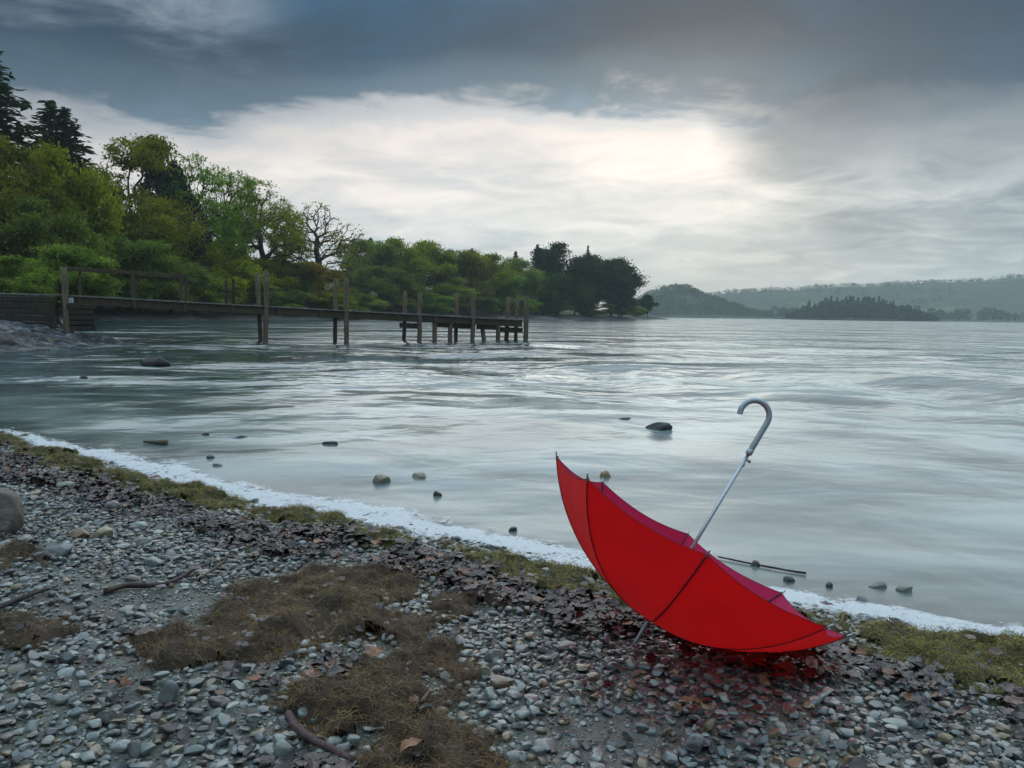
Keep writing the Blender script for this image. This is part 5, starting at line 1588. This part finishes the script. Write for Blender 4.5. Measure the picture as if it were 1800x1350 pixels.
stone('small dark stone next to the flat awash slab', 361, 765, 14, 6, (0.05, 0.05, 0.05), 36, sink=0.3, **W_)
stone('mossy pale stone of the pair in the shallows', 669, 847, 36, 13, (0.22, 0.21, 0.15), 37, sink=0.3, moss=((0.11, 0.12, 0.03), -0.04), **W_)
stone('smooth pale oval stone of the pair in the shallows', 738, 840, 31, 10, (0.26, 0.25, 0.19), 38, sink=0.3, cuts=4, **W_)
stone('ochre stone in the water above the umbrella rim', 1064, 839, 22, 12, (0.30, 0.21, 0.11), 39, sink=0.3, **W_)
stone('small dark angular stone in the shallows below the pair', 770, 871, 18, 9, (0.035, 0.035, 0.04), 40, sink=0.3, cuts=12, **W_)
stone('flat grey stone awash in the shallows, first of two', 1544, 1033, 34, 11, (0.14, 0.145, 0.13), 41, sink=0.3, **W_)
stone('flat grey-green stone awash in the shallows, farther from the umbrella', 1594, 1040, 36, 10, (0.13, 0.14, 0.11), 42, sink=0.3, **W_)
stone('dark upright stone in the shallows right of the drifting branch', 1459, 1032, 14, 9, (0.04, 0.045, 0.05), 43, sink=0.3, **W_)
stone('round dark stone lying against the drifting branch', 1328, 996, 17, 11, (0.10, 0.09, 0.075), 44, sink=0.3, **W_)
stone('dark flat stone between branch and foam', 1387, 1022, 22, 9, (0.05, 0.055, 0.06), 45, sink=0.3, **W_)
stone('pale flat stone in the shallows beside the widest foam', 381, 819, 20, 6, (0.33, 0.34, 0.31), 46, sink=0.3, **W_)
stone('dark flat stone near the foam beside the pale flat one', 369, 806, 15, 6, (0.05, 0.055, 0.06), 47, sink=0.3, **W_)
stone('small dark pointed stone just off the foam above the weed strip', 903, 934, 18, 8, (0.035, 0.035, 0.035), 48, sink=0.3, cuts=12, **W_)
stone('faint rock hump just under the surface in the bay', 582, 781, 34, 6, (0.08, 0.09, 0.09), 49, sink=0.5, name='rock', **W_)

# ------------------------------------------------------------------ sticks and driftwood
def stick(label, pts_, r0, r1, col, seed, name='stick', water=False, lift=0.012, twigs=()):
    r = np.random.default_rng(seed)
    K = [(at_z(x, y, 0.006) if water else ground(x, y)) for x, y in pts_]
    K = np.array(K); K[:, 2] += lift
    cu = np.concatenate([[0], np.cumsum(np.linalg.norm(np.diff(K, axis=0), axis=1))])
    n = max(10, int(cu[-1] / 0.02))
    s = np.linspace(0, cu[-1], n)
    P = np.stack([np.interp(s, cu, K[:, c]) for c in range(3)], 1)
    for _ in range(3):
        P[1:-1] = (P[:-2] + 2 * P[1:-1] + P[2:]) / 4
    P[1:-1] += r.normal(0, r0 * 0.10, (n - 2, 3))
    if not water:
        P[:, 2] = np.maximum(P[:, 2], zb(P[:, :2]) + r1 + 0.008)
    R = np.linspace(r0, r1, n) * (1 + 0.06 * np.sin(s * 45 + seed) + r.normal(0, 0.025, n))
    V, F = tube(P, R, 9)
    m = wood_mat(name + '_bark', tuple(c * 0.55 for c in col), col, 0.0, 0.5, 6.0)
    base = P[0].copy()
    o = obj(name, quads_to_mesh(name, V - base, F, [m], True), None, base, label, 'stick')
    for (k, dx_, dy_, L) in twigs:
        i = int(k * (n - 1)); A = P[i]
        B = A + np.array([dx_, dy_, 0.3]) * L
        tv, tf = tube([A, (A + B) / 2 + r.normal(0, L * 0.06, 3), B], [R[i] * 0.6, R[i] * 0.45, R[i] * 0.2], 7)
        obj('twig', quads_to_mesh('twig', tv - base, tf, [m], True), o)
    return o
BK = (0.075, 0.045, 0.033)
stick('thick bent brown stick lying on the shingle', [(186, 1047), (212, 1038), (228, 1034), (245, 1037), (285, 1036), (318, 1022), (342, 1006)], 0.0105, 0.006, BK, 1, twigs=((0.27, -0.2, 0.5, 0.03),))
stick('thin forked twig beside the thick bent stick', [(352, 1022), (376, 1006), (394, 992), (403, 976)], 0.006, 0.003, (0.12, 0.085, 0.06), 2, twigs=((0.5, -0.8, 0.5, 0.09),))
stick('dark stick entering at the picture edge on wet sand', [(-30, 1086), (20, 1066), (50, 1054), (84, 1042)], 0.010, 0.006, (0.06, 0.05, 0.05), 3)
stick('smooth purple-brown stick sticking out of the lower weed mat', [(507, 1270), (517, 1290), (535, 1308), (560, 1322), (600, 1340), (620, 1352)], 0.0095, 0.007, (0.15, 0.085, 0.085), 4, lift=0.02)
stick('long thin twig on pebbles beside the olive weed carpet', [(1522, 1188), (1545, 1205), (1590, 1222), (1650, 1236), (1716, 1246)], 0.006, 0.003, (0.11, 0.085, 0.075), 5, twigs=((0.4, 0.2, 0.6, 0.05),))
stick('short brown twig at the edge of the olive weed carpet', [(1755, 1242), (1780, 1230), (1830, 1222)], 0.007, 0.005, (0.13, 0.09, 0.06), 6)
stick('dark twig lying across olive weed near the leaf litter', [(688, 1000), (715, 990), (745, 988), (768, 984)], 0.006, 0.003, (0.06, 0.055, 0.055), 7)
stick('pale straw standing out in dark leaf litter', [(260, 904), (266, 892), (271, 881)], 0.004, 0.003, (0.38, 0.32, 0.22), 8, lift=0.03)
stick('dark branch lying at the picture edge beneath the moss patch', [(-40, 788), (0, 787), (30, 788), (48, 790)], 0.016, 0.008, (0.05, 0.04, 0.035), 9)
stick('long thin branch drifting in the shallows behind the umbrella', [(1262, 980), (1300, 988), (1350, 998), (1395, 1006), (1417, 1009)], 0.0038, 0.005, (0.035, 0.035, 0.037), 10, water=True, lift=0.004, twigs=((0.95, 0.1, 0.1, 0.02),))
stick('small pale broken twig on the lower weed mat', [(742, 1270), (748, 1260), (752, 1254)], 0.006, 0.004, (0.22, 0.13, 0.08), 11, lift=0.05)
stick('stubby driftwood log with a broken branch in the shallows', [(252, 779), (262, 779), (276, 780), (293, 781)], 0.009, 0.024, (0.10, 0.09, 0.05), 12, name='log', water=True, lift=0.012, twigs=((0.88, 0.1, 0.1, 0.06),))

# ------------------------------------------------------------------ air
def haze_box():
    m = bpy.data.materials.new('haze')
    m.use_nodes = True
    t = NT(m.node_tree)
    v = t.n('ShaderNodeVolumePrincipled', {'Color': (0.84, 0.94, 0.94, 1), 'Density': 0.00033, 'Anisotropy': 0.2})
    o = t.n('ShaderNodeOutputMaterial'); t.t.links.new(v.outputs[0], o.inputs['Volume'])
    V, F = box_vf(5400, 2900, 119, (0, 1300, 56.4), 0.5)
    obj('haze', quads_to_mesh('haze', V, F, [m]), kind='stuff', label='thin grey morning haze over the lake')
haze_box()
